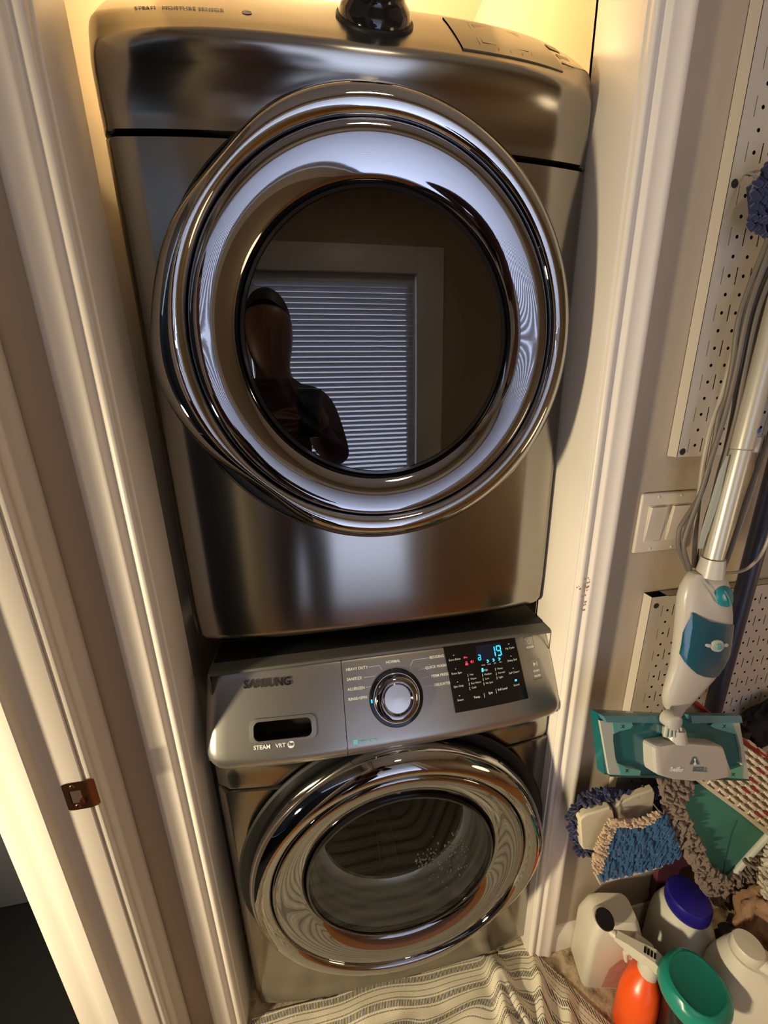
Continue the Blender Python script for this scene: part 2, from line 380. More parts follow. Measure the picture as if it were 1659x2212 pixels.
def machine(root, xc, y0, z0, seam, zdoor, A, B, dark, is_washer):
    fas = Face(xc, A, B); mk_rec = None if is_washer else y0; Mf = M_dfascia if dark else M_fascia
    hw = .350
    # cabinet behind
    mb = MB(); mb.bbox(xc - .338, xc + .338, y0 + .045, y0 + .66, z0 + .012, B[1] - (.006 if is_washer else .075), .006, 2)
    mb.f = [f for f in mb.f if not all(mb.v[q][1] < y0 + .0455 for q in f)]; mb.build('cabinet', M_cab, root)
    for sx in (-.28, .28):
        for sy in (.10, .60): MB().lathe([(.022, 0), (.022, .006), (.012, .008), (.012, .016)], (xc + sx, y0 + sy, z0), seg=14).build('foot', M_black, root)
    # lower front sheet
    h = seam - z0 - .0127
    xs = grid_lines(hw, .022, 26); vs = [q + h / 2 for q in grid_lines(h / 2, .022, 14)]
    pillow(xs, vs, hw, h, .034, .022, .03, lambda x, v, n: Vector((xc + x, y0 + bulge(x) - n, z0 + .012 + v)), rct=.003, ret=.003, cut=lambda x, v: math.hypot(x, z0 + .012 + v - zdoor) < .246).build('front_panel', M_steel, root, ang=60)
    # upper front sheet, up to the fascia lip
    zt = A[1] + .012; h2 = zt - seam - .0015
    vs2 = [q + h2 / 2 for q in grid_lines(h2 / 2, .006, 8)]
    if not is_washer:
        pts = [(y0, seam + .0015), (y0 - .001, seam + .02), (y0 - .006, seam + .038), (y0 - .015, seam + .054), (y0 - .026, seam + .067), (A[0] + .0015, A[1] - .002), (A[0] + .003, A[1] + .006)]
        Lf = fas.L; npt = 10
        for i in range(1, npt + 1):
            q = fas.p(0, Lf * i / npt, 0); pts.append((q.y + (0 if i > 1 else .001), q.z))
        cum = [0]
        for a_, b_ in zip(pts[:-1], pts[1:]): cum.append(cum[-1] + math.hypot(b_[0] - a_[0], b_[1] - a_[1]))
        H = cum[-1]
        def mpd(x, v, n):
            v = min(max(v, 0), H - 1e-6); k_ = max(i for i in range(len(cum) - 1) if cum[i] <= v); t = (v - cum[k_]) / (cum[k_ + 1] - cum[k_])
            y = pts[k_][0] + (pts[k_ + 1][0] - pts[k_][0]) * t; z = pts[k_][1] + (pts[k_ + 1][1] - pts[k_][1]) * t
            s_ = min(1, v / .09); nv = Vector((0, -1, s_ * .8)).normalized()
            sd = min(1, abs(x) / .35) ** 5
            if y < y0: y = y0 + (y - y0) * (1 - .85 * sd)
            y += .030 * sd * max(0, v / H - .15)
            return Vector((xc + x, y + bulge(x), z)) + nv * n
        # a quieter front: the whole head is one moulding, so its lower corners stay square
        xs = grid_lines(hw, .022, 34); vv = [q + H / 2 for q in grid_lines(H / 2, .022, 30)]
        pillow(xs, vv, hw, H, .060, .022, .03, mpd, rcb=.006, reb=.003, cut=lambda x, v: math.hypot(x, seam + .0015 + v - zdoor) < .246).build('control_panel', M_steel, root, ang=70)
    else: pillow(grid_lines(hw, .006, 30), vs2, hw, h2, .0061, .006, .03,
           lambda x, v, n: Vector((xc + x, y0 + bulge(x) - n + .018 * max(0, (abs(x) - .325) / .025) ** 2 - .030 * max(0, (v - h2 * .45) / (h2 * .55)) ** 2, seam + .0015 + v)), cut=lambda x, v: math.hypot(x, seam + .0015 + v - zdoor) < .246).build('upper_panel', M_steel, root, ang=60)
    # fascia
    L = fas.L; slot = (-.262, -.158, .26 * L, .44 * L)
    sx0, sx1 = -.0988, -.0976
    ex = (sx0, sx1) + ((slot[0], slot[1]) if is_washer else ()); ev = ((slot[2] - L / 2, slot[3] - L / 2) if is_washer else ())
    xs = grid_lines(hw, .024, 34, ex); vv = [q + L / 2 for q in grid_lines(L / 2, .024, 12, ev)]
    mpf = lambda x, v, n: fas.p(x, v, n)
    if is_washer:
        pillow(xs, vv, hw, L, .040, .024, .05, mpf, xr=(sx1, 9)).build('control_panel', Mf, root, ang=60)
        dr = pillow(xs, vv, hw, L, .040, .024, .05, mpf, xr=(-9, sx0), holes=[slot]).build('detergent_drawer', Mf, root, ang=60)
        # recessed handle pocket: rounded tub with a bright lip
        def rrect(x0, x1, v0, v1, r, n=6):
            out = []
            for (cx, cv, a0) in ((x1 - r, v1 - r, 0), (x0 + r, v1 - r, 90), (x0 + r, v0 + r, 180), (x1 - r, v0 + r, 270)):
                for i in range(n + 1):
                    a = math.radians(a0 + 90 * i / n); out.append((cx + r * math.cos(a), cv + r * math.sin(a)))
            return out
        o0 = rrect(slot[0] - .007, slot[1] + .007, slot[2] - .004, slot[3] + .004, .012)
        o1 = rrect(slot[0] + .001, slot[1] - .001, slot[2] + .001, slot[3] - .001, .010)
        m2 = MB(); ring = [(o0, .0005), (o0, .002), (o1, .0025), (o1, -.004)]
        n = len(o0)
        for poly, nn in ring: m2.v += [tuple(fas.p(x, v, nn)) for x, v in poly]
        for i in range(3): m2.f += [(i * n + k_, i * n + (k_ + 1) % n, (i + 1) * n + (k_ + 1) % n, (i + 1) * n + k_) for k_ in range(n)]
        subpart(m2.build('handle_trim', M_fascia, None, ang=50), dr)
        m2 = MB(); o2 = rrect(slot[0] + .006, slot[1] - .006, slot[2] + .004, slot[3] - .004, .008)
        for poly, nn in ((o1, -.003), (o1, -.010), (o2, -.034)): m2.v += [tuple(fas.p(x, v, nn)) for x, v in poly]
        for i in range(2): m2.f += [(i * n + k_, i * n + (k_ + 1) % n, (i + 1) * n + (k_ + 1) % n, (i + 1) * n + k_) for k_ in range(n)]
        m2.f.append(tuple(2 * n + k_ for k_ in range(n)))
        subpart(m2.build('handle_pocket', M_black, None, ang=50), dr)
    else:
        pass
    # top deck behind the fascia
    if is_washer: MB().bbox(xc - .335, xc + .335, B[0] + .012, B[0] + .08, B[1] - .03, B[1] - .004, .006).build('top_deck', M_black if is_washer else M_cab, root)
    # knob
    kx, kv = .012 - xc + .006, .50 * L
    kc = fas.p(kx, kv, 0); nn = fas.N
    MB().lathe([(.0515, -.003), (.0515, .002), (.050, .0035), (.044, .004), (.044, -.003)], kc, nn, 64, closed=True).build('knob_surround', M_gloss if is_washer else M_black, root)
    if is_washer:
        pr = [(0.0, .014), (.024, .0135), (.0265, .015), (.028, .018), (.030, .0185), (.0375, .0165), (.041, .013), (.0425, .006), (.043, .001), (.0, .001)]
    else:
        pr = [(0, .045), (.030, .045), (.034, .043), (.036, .039), (.0365, .034), (.0375, .028), (.0365, .022), (.0385, .018), (.045, .012), (.048, .006), (.048, 0), (0, 0)]
    kn = MB().lathe(pr, kc, nn, 64).build('knob', M_chrome2 if is_washer else M_gloss, root, ang=40)
    if is_washer:
        MB().lathe([(0, .0155), (.0245, .0148), (.0255, .0135)], kc, nn, 48).build('knob_cap', M_bright, None); subpart(COL.objects['knob_cap'] if 'knob_cap' in COL.objects else bpy.data.objects['knob_cap'], kn)
        MB().lathe([(.0440, .0035), (.0438, .0052), (.0428, .0052), (.0426, .0035)], kc, nn, 64, closed=True).build('knob_ring', M_bright, root)
        m2 = MB(); c = (kx - .047, kv); m2.add([fas.p(c[0] - .0016, c[1] - .003, .0042), fas.p(c[0] + .0010, c[1] - .003, .0042), fas.p(c[0] + .0010, c[1] + .003, .0042), fas.p(c[0] - .0016, c[1] + .003, .0042)], [(0, 1, 2, 3)])
        m2.build('indicator_light', M_cyan, root)
    # writing
    LIFT = 0
    fas.rec = mk_rec
    def write(bits, name, m_, par=root, lift=.0006, ext=0.0003):
        m2 = MB()
        for s_, x, v, size, al, bold in bits:
            vs_, fs_ = text_mesh(s_, size, bold, ext, al)
            m2.add([fas.p(x + q.x, v * L + q.y, lift + LIFT + max(0, q.z)) for q in vs_], fs_)
        o = m2.build(name, m_, None, smooth=False)
        if par is not None:
            if par.type == 'EMPTY': adopt(o, par)
            else: subpart(o, par)
        return o
    # display glass
    dx0, dx1, v0, v1 = .108 - xc + .014, .262 - xc + .014, (.27 if is_washer else .16) * L, (.905 if is_washer else .80) * L
    m2 = MB(); nxx = 14
    drows = [(v0, -.002)] + [(v0 + (v1 - v0) * q / 8, .0012) for q in range(9)] + [(v1, -.002)]
    for j, (v, n_) in enumerate(drows):
        for i in range(nxx + 1): m2.v.append(tuple(fas.p(dx0 + (dx1 - dx0) * i / nxx + (0.006 * (1 - (v - v0) / (v1 - v0))), v, n_)))
    for j in range(len(drows) - 1): m2.f += [(j * (nxx + 1) + i, j * (nxx + 1) + i + 1, (j + 1) * (nxx + 1) + i + 1, (j + 1) * (nxx + 1) + i) for i in range(nxx)]
    if dark:
        disp = m2.build('display', mat('grey_display_glass', (.10, .092, .075), .18, .2), root, ang=30)
    else: disp = m2.build('display', M_panel, root, ang=30)
    pr_m = M_print if is_washer else M_dimprint
    if is_washer:
        a = .0068
        write([('SAMSUNG', -.277, .768, .0185, 'LEFT', .0006)], 'lettering', M_logo, dr, .0010, .0012)
        write([('STEAM', -.262, .21, .0098, 'LEFT', .0002), ('VRT', -.224, .21, .0098, 'LEFT', .0002)], 'lettering', M_print, dr)
        # round HE emblem
        m2 = MB(); ex_, ev_ = -.197, .21 * L
        m2.add([fas.p(ex_ + .0062 * math.cos(t), ev_ + .0062 * math.sin(t), .0005) for t in [2 * PI * i / 24 for i in range(24)]], [tuple(range(24))])
        subpart(m2.build('emblem', M_print, None, smooth=False), dr)
        write([('he', ex_, .215, .0095, 'CENTER', .0002)], 'emblem_letters', Mf, dr, .0008)
        kx0 = kx
        L_ = [('HEAVY DUTY', -.048, .80), ('SANITIZE', -.056, .71), ('ALLERGEN', -.055, .625), ('RINSE + SPIN', -.047, .54)]
        R_ = [('BEDDING', .091, .815), ('QUICK WASH', .080, .725), ('PERM PRESS', .081, .64), ('DELICATES', .085, .56)]
        bits = [(s_, x - .014, v, a, 'RIGHT' if 0 else 'LEFT', .0001) for s_, x, v in [('HEAVY DUTY', -.076, .81), ('SANITIZE', -.076, .72), ('ALLERGEN', -.076, .63), ('RINSE+SPIN', -.076, .54)]]
        bits += [(s_, x - .014, v, a, 'RIGHT', .0001) for s_, x, v in [('BEDDING', .117, .82), ('QUICK WASH', .119, .73), ('PERM PRESS', .121, .645), ('DELICATES', .122, .56)]]
        bits += [('NORMAL', .015 - .014, .83, a, 'CENTER', .0001)]
        stuff(write(bits, 'cycle_names', M_print))
        m2 = MB()
        def ln(pts, w=.0005):
            for (x0, va), (x1, vb) in zip(pts[:-1], pts[1:]):
                d = Vector((x1 - x0, (vb - va) * L)); nrm = Vector((-d.y, d.x)).normalized() * w / 2
                m2.add([fas.p(x0 - nrm.x, va * L - nrm.y, .0006), fas.p(x1 - nrm.x, vb * L - nrm.y, .0006), fas.p(x1 + nrm.x, vb * L + nrm.y, .0006), fas.p(x0 + nrm.x, va * L + nrm.y, .0006)], [(0, 1, 2, 3)])
        ln([(-.050, .81), (-.026, .81), (-.022, .77)]); ln([(-.058, .72), (-.036, .72)]); ln([(-.056, .63), (-.040, .63)]); ln([(-.048, .54), (-.044, .54)])
        ln([(.077, .82), (.040, .82), (.034, .77)]); ln([(.066, .73), (.048, .72)]); ln([(.068, .645), (.053, .64)]); ln([(.072, .56), (.052, .56)])
        stuff(m2.build('cycle_lines', M_print, root, smooth=False))
        M_teal = mat('teal_print', (.16, .55, .66), .5)
        write([('Steam Cycles', -.076, .15, .0062, 'LEFT', .0001)], 'lettering', M_teal)
        m2 = MB(); m2.add([fas.p(-.087, .130 * L, .0006), fas.p(-.079, .130 * L, .0006), fas.p(-.079, .174 * L, .0006), fas.p(-.087, .174 * L, .0006)], [(0, 1, 2, 3)]); m2.build('square_mark', M_teal, root)
        b = .0052
        X0 = dx0
        bits = []
        for s_, v in (('Extra Rinse', .77), ('Extra Spin', .64), ('Spin Only', .515), ('Steam', .385)): bits.append((s_, X0 + .019, v, b, 'CENTER', 0)); bits.append(('-', X0 + .018, v + .045, .008, 'CENTER', .0002))
        for s_, v in (('My Cycle', .79), ('Delay End', .67), ('Self Clean+', .55), ('Sound', .425)): bits.append((s_, X0 + .139, v, b, 'CENTER', 0)); bits.append(('-', X0 + .138, v + .045, .008, 'CENTER', .0002))
        for i, s_ in enumerate(('Hot', 'Warm', 'Eco Warm', 'Cold')): bits.append((s_, X0 + .045, .605 - i * .042, b * .9, 'LEFT', 0)); bits.append(('|', X0 + .041, .605 - i * .042, b, 'CENTER', .0003))
        for i, s_ in enumerate(('High', 'Medium', 'Low', 'No Spin')): bits.append((s_, X0 + .075, .625 - i * .042, b * .9, 'LEFT', 0)); bits.append(('|', X0 + .071, .625 - i * .042, b, 'CENTER', .0003))
        for i, s_ in enumerate(('Heavy', 'Normal', 'Light')): bits.append((s_, X0 + .104, .615 - i * .042, b * .9, 'LEFT', 0)); bits.append(('|', X0 + .100, .615 - i * .042, b, 'CENTER', .0003))
        for s_, x, v in (('Temp.', .053, .385), ('Spin', .082, .40), ('Soil Level', .108, .415)): bits.append((s_, X0 + x, v, b * 1.05, 'CENTER', .0001))
        bits += [('|', X0 + .068, .39, .009, 'CENTER', .0001), ('|', X0 + .094, .41, .009, 'CENTER', .0001)]
        for i, s_ in enumerate(('Wash', 'Rinse', 'Spin', 'Dry')): bits.append((s_, X0 + .076 + i * .0125, .675, b * .65, 'CENTER', 0))
        stuff(write(bits, 'display_print', M_print, disp, .0016, .0001))
        # lcd window with 7-segment figures
        def quad(m_, x0, x1, va, vb, lift=.0019, sh=0):
            m_.add([fas.p(x0, va, lift), fas.p(x1, va, lift), fas.p(x1 + sh, vb, lift), fas.p(x0 + sh, vb, lift)], [(0, 1, 2, 3)])
        m2 = MB(); quad(m2, X0 + .066, X0 + .121, .715 * L, .865 * L, .0015); subpart(m2.build('lcd_window', M_lcd, None), disp)
        m2 = MB()
        def seg7(x, v, w, hgt, segs, t):
            if 'a' in segs: quad(m2, x + t, x + w - t, v + hgt - t, v + hgt)
            if 'g' in segs: quad(m2, x + t, x + w - t, v + hgt / 2 - t / 2, v + hgt / 2 + t / 2)
            if 'd' in segs: quad(m2, x + t, x + w - t, v, v + t)
            if 'f' in segs: quad(m2, x, x + t, v + hgt / 2 + t * .3, v + hgt - t * .5)
            if 'b' in segs: quad(m2, x + w - t, x + w, v + hgt / 2 + t * .3, v + hgt - t * .5)
            if 'e' in segs: quad(m2, x, x + t, v + t * .5, v + hgt / 2 - t * .3)
            if 'c' in segs: quad(m2, x + w - t, x + w, v + t * .5, v + hgt / 2 - t * .3)
        seg7(X0 + .098, .735 * L, .008, .0195, 'bc', .0022); seg7(X0 + .1085, .735 * L, .0105, .0195, 'abcdfg', .0022)
        subpart(m2.build('digits', M_cyan, None, smooth=False), disp)
        m2 = MB(); seg7(X0 + .067, .725 * L, .0065, .0105, 'abcdeg', .0015)
        for i in range(3):
            x = X0 + .0865 + i * .0125; quad(m2, x - .002, x + .001, .692 * L, .700 * L); quad(m2, x, x + .0025, .700 * L, .712 * L); quad(m2, x - .002, x + .001, .710 * L, .720 * L)
        quad(m2, X0 + .071, X0 + .0745, .612 * L, .648 * L); quad(m2, X0 + .137, X0 + .1415, .462 * L, .480 * L)
        subpart(stuff(m2.build('indicator_lights', M_cyan, None, smooth=False)), disp)
        m2 = MB()
        x, v = X0 + .041, .775 * L; quad(m2, x - .003, x, v - .0016, v + .0016); quad(m2, x, x + .004, v - .0006, v + .0006); quad(m2, x + .003, x + .004, v - .002, v)
        x, v = X0 + .042, .715 * L; quad(m2, x - .0028, x + .0028, v - .003, v + .0008); quad(m2, x - .0018, x - .001, v + .0008, v + .0036); quad(m2, x + .001, x + .0018, v + .0008, v + .0036); quad(m2, x - .0018, x + .0018, v + .0032, v + .004)
        x, v = X0 + .0535, .725 * L; quad(m2, x - .003, x - .0015, v - .0014, v + .0014); quad(m2, x - .0015, x, v - .0028, v + .0028); quad(m2, x + .001, x + .0017, v - .0015, v + .0015); quad(m2, x + .0026, x + .0033, v - .0026, v + .0026)
        subpart(stuff(m2.build('red_symbols', M_red, None, smooth=False)), disp)
        # power and start buttons
        for (x0, x1, va, vb) in ((.278, .300, .735, .865), (.281, .305, .43, .635)):
            m2 = MB(); outl = rrect(x0, x1, va * L, vb * L, .003, 4); n = len(outl)
            inn = rrect(x0 + .0007, x1 - .0007, va * L + .0007, vb * L - .0007, .0025, 4)
            for poly, h_ in ((outl, 0), (outl, .0012), (inn, .0014)): m2.v += [tuple(fas.p(x, v, h_)) for x, v in poly]
            for i in range(2): m2.f += [(i * n + k_, i * n + (k_ + 1) % n, (i + 1) * n + (k_ + 1) % n, (i + 1) * n + k_) for k_ in range(n)]
            b0 = len(m2.v); m2.v += [tuple(fas.p(x, v, .0004)) for x, v in inn]; m2.f += [(2 * n + k_, 2 * n + (k_ + 1) % n, b0 + (k_ + 1) % n, b0 + k_) for k_ in range(n)]
            m2.f.append(tuple(b0 + k_ for k_ in range(n)))
            bt = m2.build('button', Mf, root, ang=30)
            if va > .7:
                m3 = MB(); cx, cv = (x0 + x1) / 2, .815 * L
                ring = [(cx + .0042 * math.sin(t), cv + .0042 * math.cos(t)) for t in [math.radians(35 + 290 * i / 20) for i in range(21)]]
                for (xa, va_), (xb, vb_) in zip(ring[:-1], ring[1:]):
                    k1 = .82; m3.add([fas.p(xa, va_, .001), fas.p(xb, vb_, .001), fas.p(cx + (xb - cx) * k1, cv + (vb_ - cv) * k1, .001), fas.p(cx + (xa - cx) * k1, cv + (va_ - cv) * k1, .001)], [(0, 1, 2, 3)])
                m3.add([fas.p(cx - .0004, cv + .0005, .001), fas.p(cx + .0004, cv + .0005, .001), fas.p(cx + .0004, cv + .0055, .001), fas.p(cx - .0004, cv + .0055, .001)], [(0, 1, 2, 3)])
                subpart(m3.build('power_symbol', M_print, None, smooth=False), bt)
                write([('POWER', cx, .757, .0050, 'CENTER', .0002)], 'lettering', M_print, bt, .001, .0001)
            else:
                m3 = MB(); cx, cv = (x0 + x1) / 2, .585 * L
                m3.add([fas.p(cx - .0045, cv - .004, .001), fas.p(cx + .0015, cv, .001), fas.p(cx - .0045, cv + .004, .001), fas.p(cx - .0036, cv - .0022, .0012)], [(0, 1, 2)])
                for dx in (.002, .0042): m3.add([fas.p(cx + dx, cv - .004, .001), fas.p(cx + dx + .001, cv - .004, .001), fas.p(cx + dx + .001, cv + .004, .001), fas.p(cx + dx, cv + .004, .001)], [(0, 1, 2, 3)])
                subpart(m3.build('start_symbol', M_print, None, smooth=False), bt)
                write([('START', cx, .515, .0050, 'CENTER', .0002), ('PAUSE', cx, .465, .0050, 'CENTER', .0002)], 'lettering', M_print, bt, .001, .0001)
    else:
        write([('STEAM   MOISTURE SENSOR', -.283, .34, .0085, 'LEFT', .0)], 'lettering', M_dimprint)
        m2 = MB(); m2.add([fas.p(-.150 + .006 * math.cos(t), .34 * L + .006 * math.sin(t), .0005) for t in [2 * PI * i / 20 for i in range(20)]], [tuple(range(20))]); m2.build('emblem', M_dimprint, root, smooth=False)
        m2 = MB()
        for xx in (dx0 + .034, dx0 + .113):
            m2.add([fas.p(xx, v0 + .02, .0018), fas.p(xx + .0006, v0 + .02, .0018), fas.p(xx + .0006, v1 - .01, .0018), fas.p(xx, v1 - .01, .0018)], [(0, 1, 2, 3)])
        for i in range(3): m2.add([fas.p(dx0 + .06 + i * .018, v0 + .012, .0018), fas.p(dx0 + .0607 + i * .018, v0 + .012, .0018), fas.p(dx0 + .0607 + i * .018, v0 + .020, .0018), fas.p(dx0 + .06 + i * .018, v0 + .020, .0018)], [(0, 1, 2, 3)])
        subpart(m2.build('display_print', M_dimprint, None, smooth=False), disp)
        m2 = MB(); m2.add([fas.p(dx0 + .04, v0 + .028, .0016), fas.p(dx0 + .11, v0 + .028, .0016), fas.p(dx0 + .11, v1 - .012, .0016), fas.p(dx0 + .04, v1 - .012, .0016)], [(0, 1, 2, 3)])
        subpart(m2.build('lcd_window', mat('lcd_off', (.16, .145, .11), .25), None), disp)
        for (x0, x1, va, vb) in ((.278, .300, .60, .74), (.281, .305, .30, .50)):
            m2 = MB(); m2.add([fas.p(x0, va * L, .0006), fas.p(x1, va * L, .0006), fas.p(x1, vb * L, .0006), fas.p(x0, vb * L, .0006)], [(0, 1, 2, 3)])
            m2.add([fas.p(x0 + .001, va * L + .001, .0009), fas.p(x1 - .001, va * L + .001, .0009), fas.p(x1 - .001, vb * L - .001, .0009), fas.p(x0 + .001, vb * L - .001, .0009)], [(0, 1, 2, 3)])
            m2.build('button', Mf, root)
    # ---- the porthole door
    c = Vector((xc, y0, zdoor)); ax = Vector((0, -1, 0))
    hs = 1 if is_washer else -1          # handle side
    def rm(th, r):
        if r < .266: return 1
        d = math.degrees(math.atan2(math.sin(th), hs * math.cos(th)))   # 0 = handle side
        k_ = (r - .262) / .04
        e = .012 * math.exp(-((d + 8) / 16) ** 2) - .020 * math.exp(-((d + 48) / 15) ** 2) - (.012 * math.exp(-((d - 46) / 15) ** 2) if not is_washer else 0)
        return 1 + min(k_, 1) * e / r
    # lathe's zero angle is +x; its second axis is ax x a
    bo = .326 if is_washer else .309
    MB().lathe([(.296, .001), (bo, .001), (bo + .002, .006), (bo - .002, .009), (.306, .0065), (.296, .004)], c, ax, 120, closed=True).build('door_bezel', M_black, root)
    door = MB().lathe([(.268, .010), (.303, .010), (.3065, .018), (.3060, .028), (.3020, .040), (.2955, .049), (.2880, .0550), (.2800, .0575), (.2720, .0565), (.2660, .0530), (.2630, .0490), (.2618, .044), (.2615, .038), (.2615, .010)], c, ax, 180, rmod=rm, closed=True).build('door', M_chrome, root, ang=50)
    o = MB().lathe([(.2612, .040), (.2605, .0470), (.2585, .0500), (.2540, .0514), (.2480, .0512), (.2420, .0502), (.2350, .0485), (.2280, .0462), (.2210, .0434), (.2140, .0402), (.2080, .0370), (.2020, .0332), (.1985, .028), (.1965, .012), (.2612, .012)], c, ax, 180, closed=True).build('inner_ring', M_chrome2, None, ang=50); adopt_child(o, door)
    o = MB().lathe([(.1970, .034), (.1950, .0385), (.1910, .0385), (.1895, .034), (.1890, .012), (.1970, .012)], c, ax, 128, closed=True).build('glass_rim', M_gloss, None, ang=50); adopt_child(o, door)
    gl = [(.0190 * i, .0375 - .0012 * (i / 10) ** 2) for i in range(10, 0, -1)] + [(0, .0375)]
    if is_washer:
        m2 = MB().lathe(gl, c, ax, 96); m2.f = [q for q in m2.f if len(q) == 4]; o = m2.build('door_glass', M_glassW, None, ang=80, recalc=False); adopt_child(o, door)
        bw = [(.190, .030), (.1885, .020), (.187, .015), (.1875, .011), (.1855, .004), (.184, -.001), (.1845, -.005), (.1825, -.012), (.181, -.017), (.1815, -.021), (.1790, -.028), (.1770, -.033), (.1772, -.037), (.1735, -.042), (.168, -.046), (.162, -.049)]
        b_ = MB().lathe(bw, c, ax, 128); b_.f = b_.f[:-2]
        o = b_.build('glass_bowl', M_bowl, None, ang=60, recalc=False); adopt_child(o, door)
        o = MB().lathe([(.163, -.050), (.1605, -.046), (.158, -.050)], c, ax, 96, closed=True).build('drum_rim', M_bright, None); adopt_child(o, door)
        m2 = MB().lathe([(.163, -.052), (.235, -.060), (.238, -.10), (.238, -.40), (.225, -.42), (0, -.42)], c, ax, 64); m2.f = [q for q in m2.f if len(q) == 4]
        m2.build('drum', M_drum, root, ang=50, recalc=False)
        for k_ in range(3):
            a_ = 2 * PI * k_ / 3 + .5; q0 = c + Vector((.225 * math.cos(a_), .10, .225 * math.sin(a_))); q1 = c + Vector((.225 * math.cos(a_), .40, .225 * math.sin(a_)))
            MB().tube([q0, q1], [.024, .020], 12).build('drum_baffle', M_cab, root)
        m2 = MB(); rnd = random.Random(3)
        for _ in range(150):
            r = rnd.uniform(.02, .145); t = rnd.gauss(-.05, .35); rr = rnd.uniform(.0010, .0024)
            q = c + Vector((r * math.cos(t) * .95 + .01, -.028, r * math.sin(t) - .005)); m2.lathe([(0, rr), (rr * .8, rr * .6), (rr, 0), (rr * .8, -rr * .6), (0, -rr)], q, ax, 6)
        o = stuff(m2.build('water_drops', M_drop, None)); adopt_child(o, door)
    else:
        m2 = MB().lathe(gl, c, ax, 96); m2.f = [q for q in m2.f if len(q) == 4]; o = m2.build('door_glass', M_glassD, None, ang=80, recalc=False); adopt_child(o, door)
        bw = [(.190, .030), (.186, .005), (.180, -.030), (.172, -.055), (.165, -.058), (.150, -.056), (.148, -.05), (.13, -.052), (0, -.056)]
        b_ = MB().lathe(bw, c, ax, 96); b_.f = [q for q in b_.f if len(q) == 4 or len(q) == 3]
        o = b_.build('inner_bowl', mat('smoked_bowl', (.05, .045, .04), .15), None, ang=50, recalc=False); adopt_child(o, door)
    return fas, door
def adopt_child(o, door):
    o.parent = door; o.matrix_parent_inverse = door.matrix_world.inverted()
wr = thing('washing_machine', (.018, .3, 0), 'grey stainless front-load washing machine with lit display, standing on the floor under the dryer', 'washing machine')
machine(wr, .018, -.065, 0.0, .700, .4755, (-.098, .785), (-.004, .948), False, True)
dr_ = thing('dryer', (.006, .35, .970), 'dark stainless front-load dryer with large chrome door, stacked on top of the washer', 'dryer')
machine(dr_, .006, -.002, .966, 1.742, 1.486, (-.035, 1.822), (.078, 1.950), True, False)
# ------------------------------------------------------------------ pegboards
def pegboard(x0, x1, z0, z1, hx, zs, label, bigs, nx, skip=()):
    """x0..z1 outline; hx first hole column; zs a slotted row height"""
    t = thing('pegboard', ((x0 + x1) / 2, YW, z0), label, 'pegboard', None)
    yf = YW - .020; p = .0254; mb = MB(); hole = MB()
    ncol = int((x1 - hx) / p); r0 = int(math.ceil((z0 + .010 - zs) / p)); r1 = int(math.floor((z1 - .010 - zs) / p))
    xa = hx - p / 2; xb = hx + p * (ncol - 1) + p / 2; za = zs + r0 * p - p / 2; zb = zs + r1 * p + p / 2
    for i in range(ncol):
        for j in range(r0, r1 + 1):
            cx, cz = hx + i * p, zs + j * p; sl_ = (j % 2 == 0); e = .00085 if sl_ else 0; hh = p / 2; zz = hh * .92
            oc = [(cx + .0027 * math.cos(a), cz + .0027 * math.sin(a)) for a in [PI / 8 + PI / 4 * k for k in range(8)]]
            sq = [(cx + hh - e, cz + .006), (cx + .006, cz + zz), (cx - .006, cz + zz), (cx - hh + e, cz + .006), (cx - hh + e, cz - .006), (cx - .006, cz - zz), (cx + .006, cz - zz), (cx + hh - e, cz - .006)]
            mb.add([(a, yf, b) for a, b in oc + sq], [(k, (k + 1) % 8, 8 + (k + 1) % 8, 8 + k) for k in range(8)])
            for sx in (-1, 1):
                for sz in (-1, 1):
                    mb.add([(cx + sx * (hh - e), yf, cz + sz * .006), (cx + sx * (hh - e), yf, cz + sz * zz), (cx + sx * .006, yf, cz + sz * zz)], [(0, 1, 2)])
            for sz in (-1, 1): mb.add([(cx - hh, yf, cz + sz * zz), (cx + hh, yf, cz + sz * zz), (cx + hh, yf, cz + sz * hh), (cx - hh, yf, cz + sz * hh)], [(0, 1, 2, 3)])
    for (a, b, c_, d) in ((x0, xa, z0, z1), (xb, x1, z0, z1), (xa, xb, z0, za), (xa, xb, zb, z1)):
        mb.add([(a, yf, c_), (b, yf, c_), (b, yf, d), (a, yf, d)], [(0, 1, 2, 3)])
    mb.build('perforated_face', M_peg, t, smooth=False)
    for (a, b) in ((x0, x0 + .0012), (x1 - .0012, x1)):
        MB().box(a, b, yf, YW, z0, z1).build('side_flange', M_peg, t, smooth=False)
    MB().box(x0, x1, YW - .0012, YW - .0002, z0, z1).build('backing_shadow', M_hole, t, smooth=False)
    MB().box(x0 + .035, x1, yf, YW - .0015, z1 - .0012, z1).build('top_flange', M_peg, t, smooth=False)
    for (bx, bz) in bigs:
        MB().lathe([(0, .0004), (.0056, .0004), (.0056, -.001)], (bx, yf, bz), (0, -1, 0), 20).build('mounting_hole', M_hole, t)
    return t
pegboard(.503, .91, 1.300, 2.113, .535, 1.319 + .0508, 'white perforated metal pegboard running up beside the door casing, above the light switch', ((.513, 1.309), (.513, 1.688)), 16)
pegboard(.508, .915, .528, 1.034, .5485, 1.002, 'white perforated metal pegboard below the light switch, behind the steam mop', ((.521, 1.015),), 16)
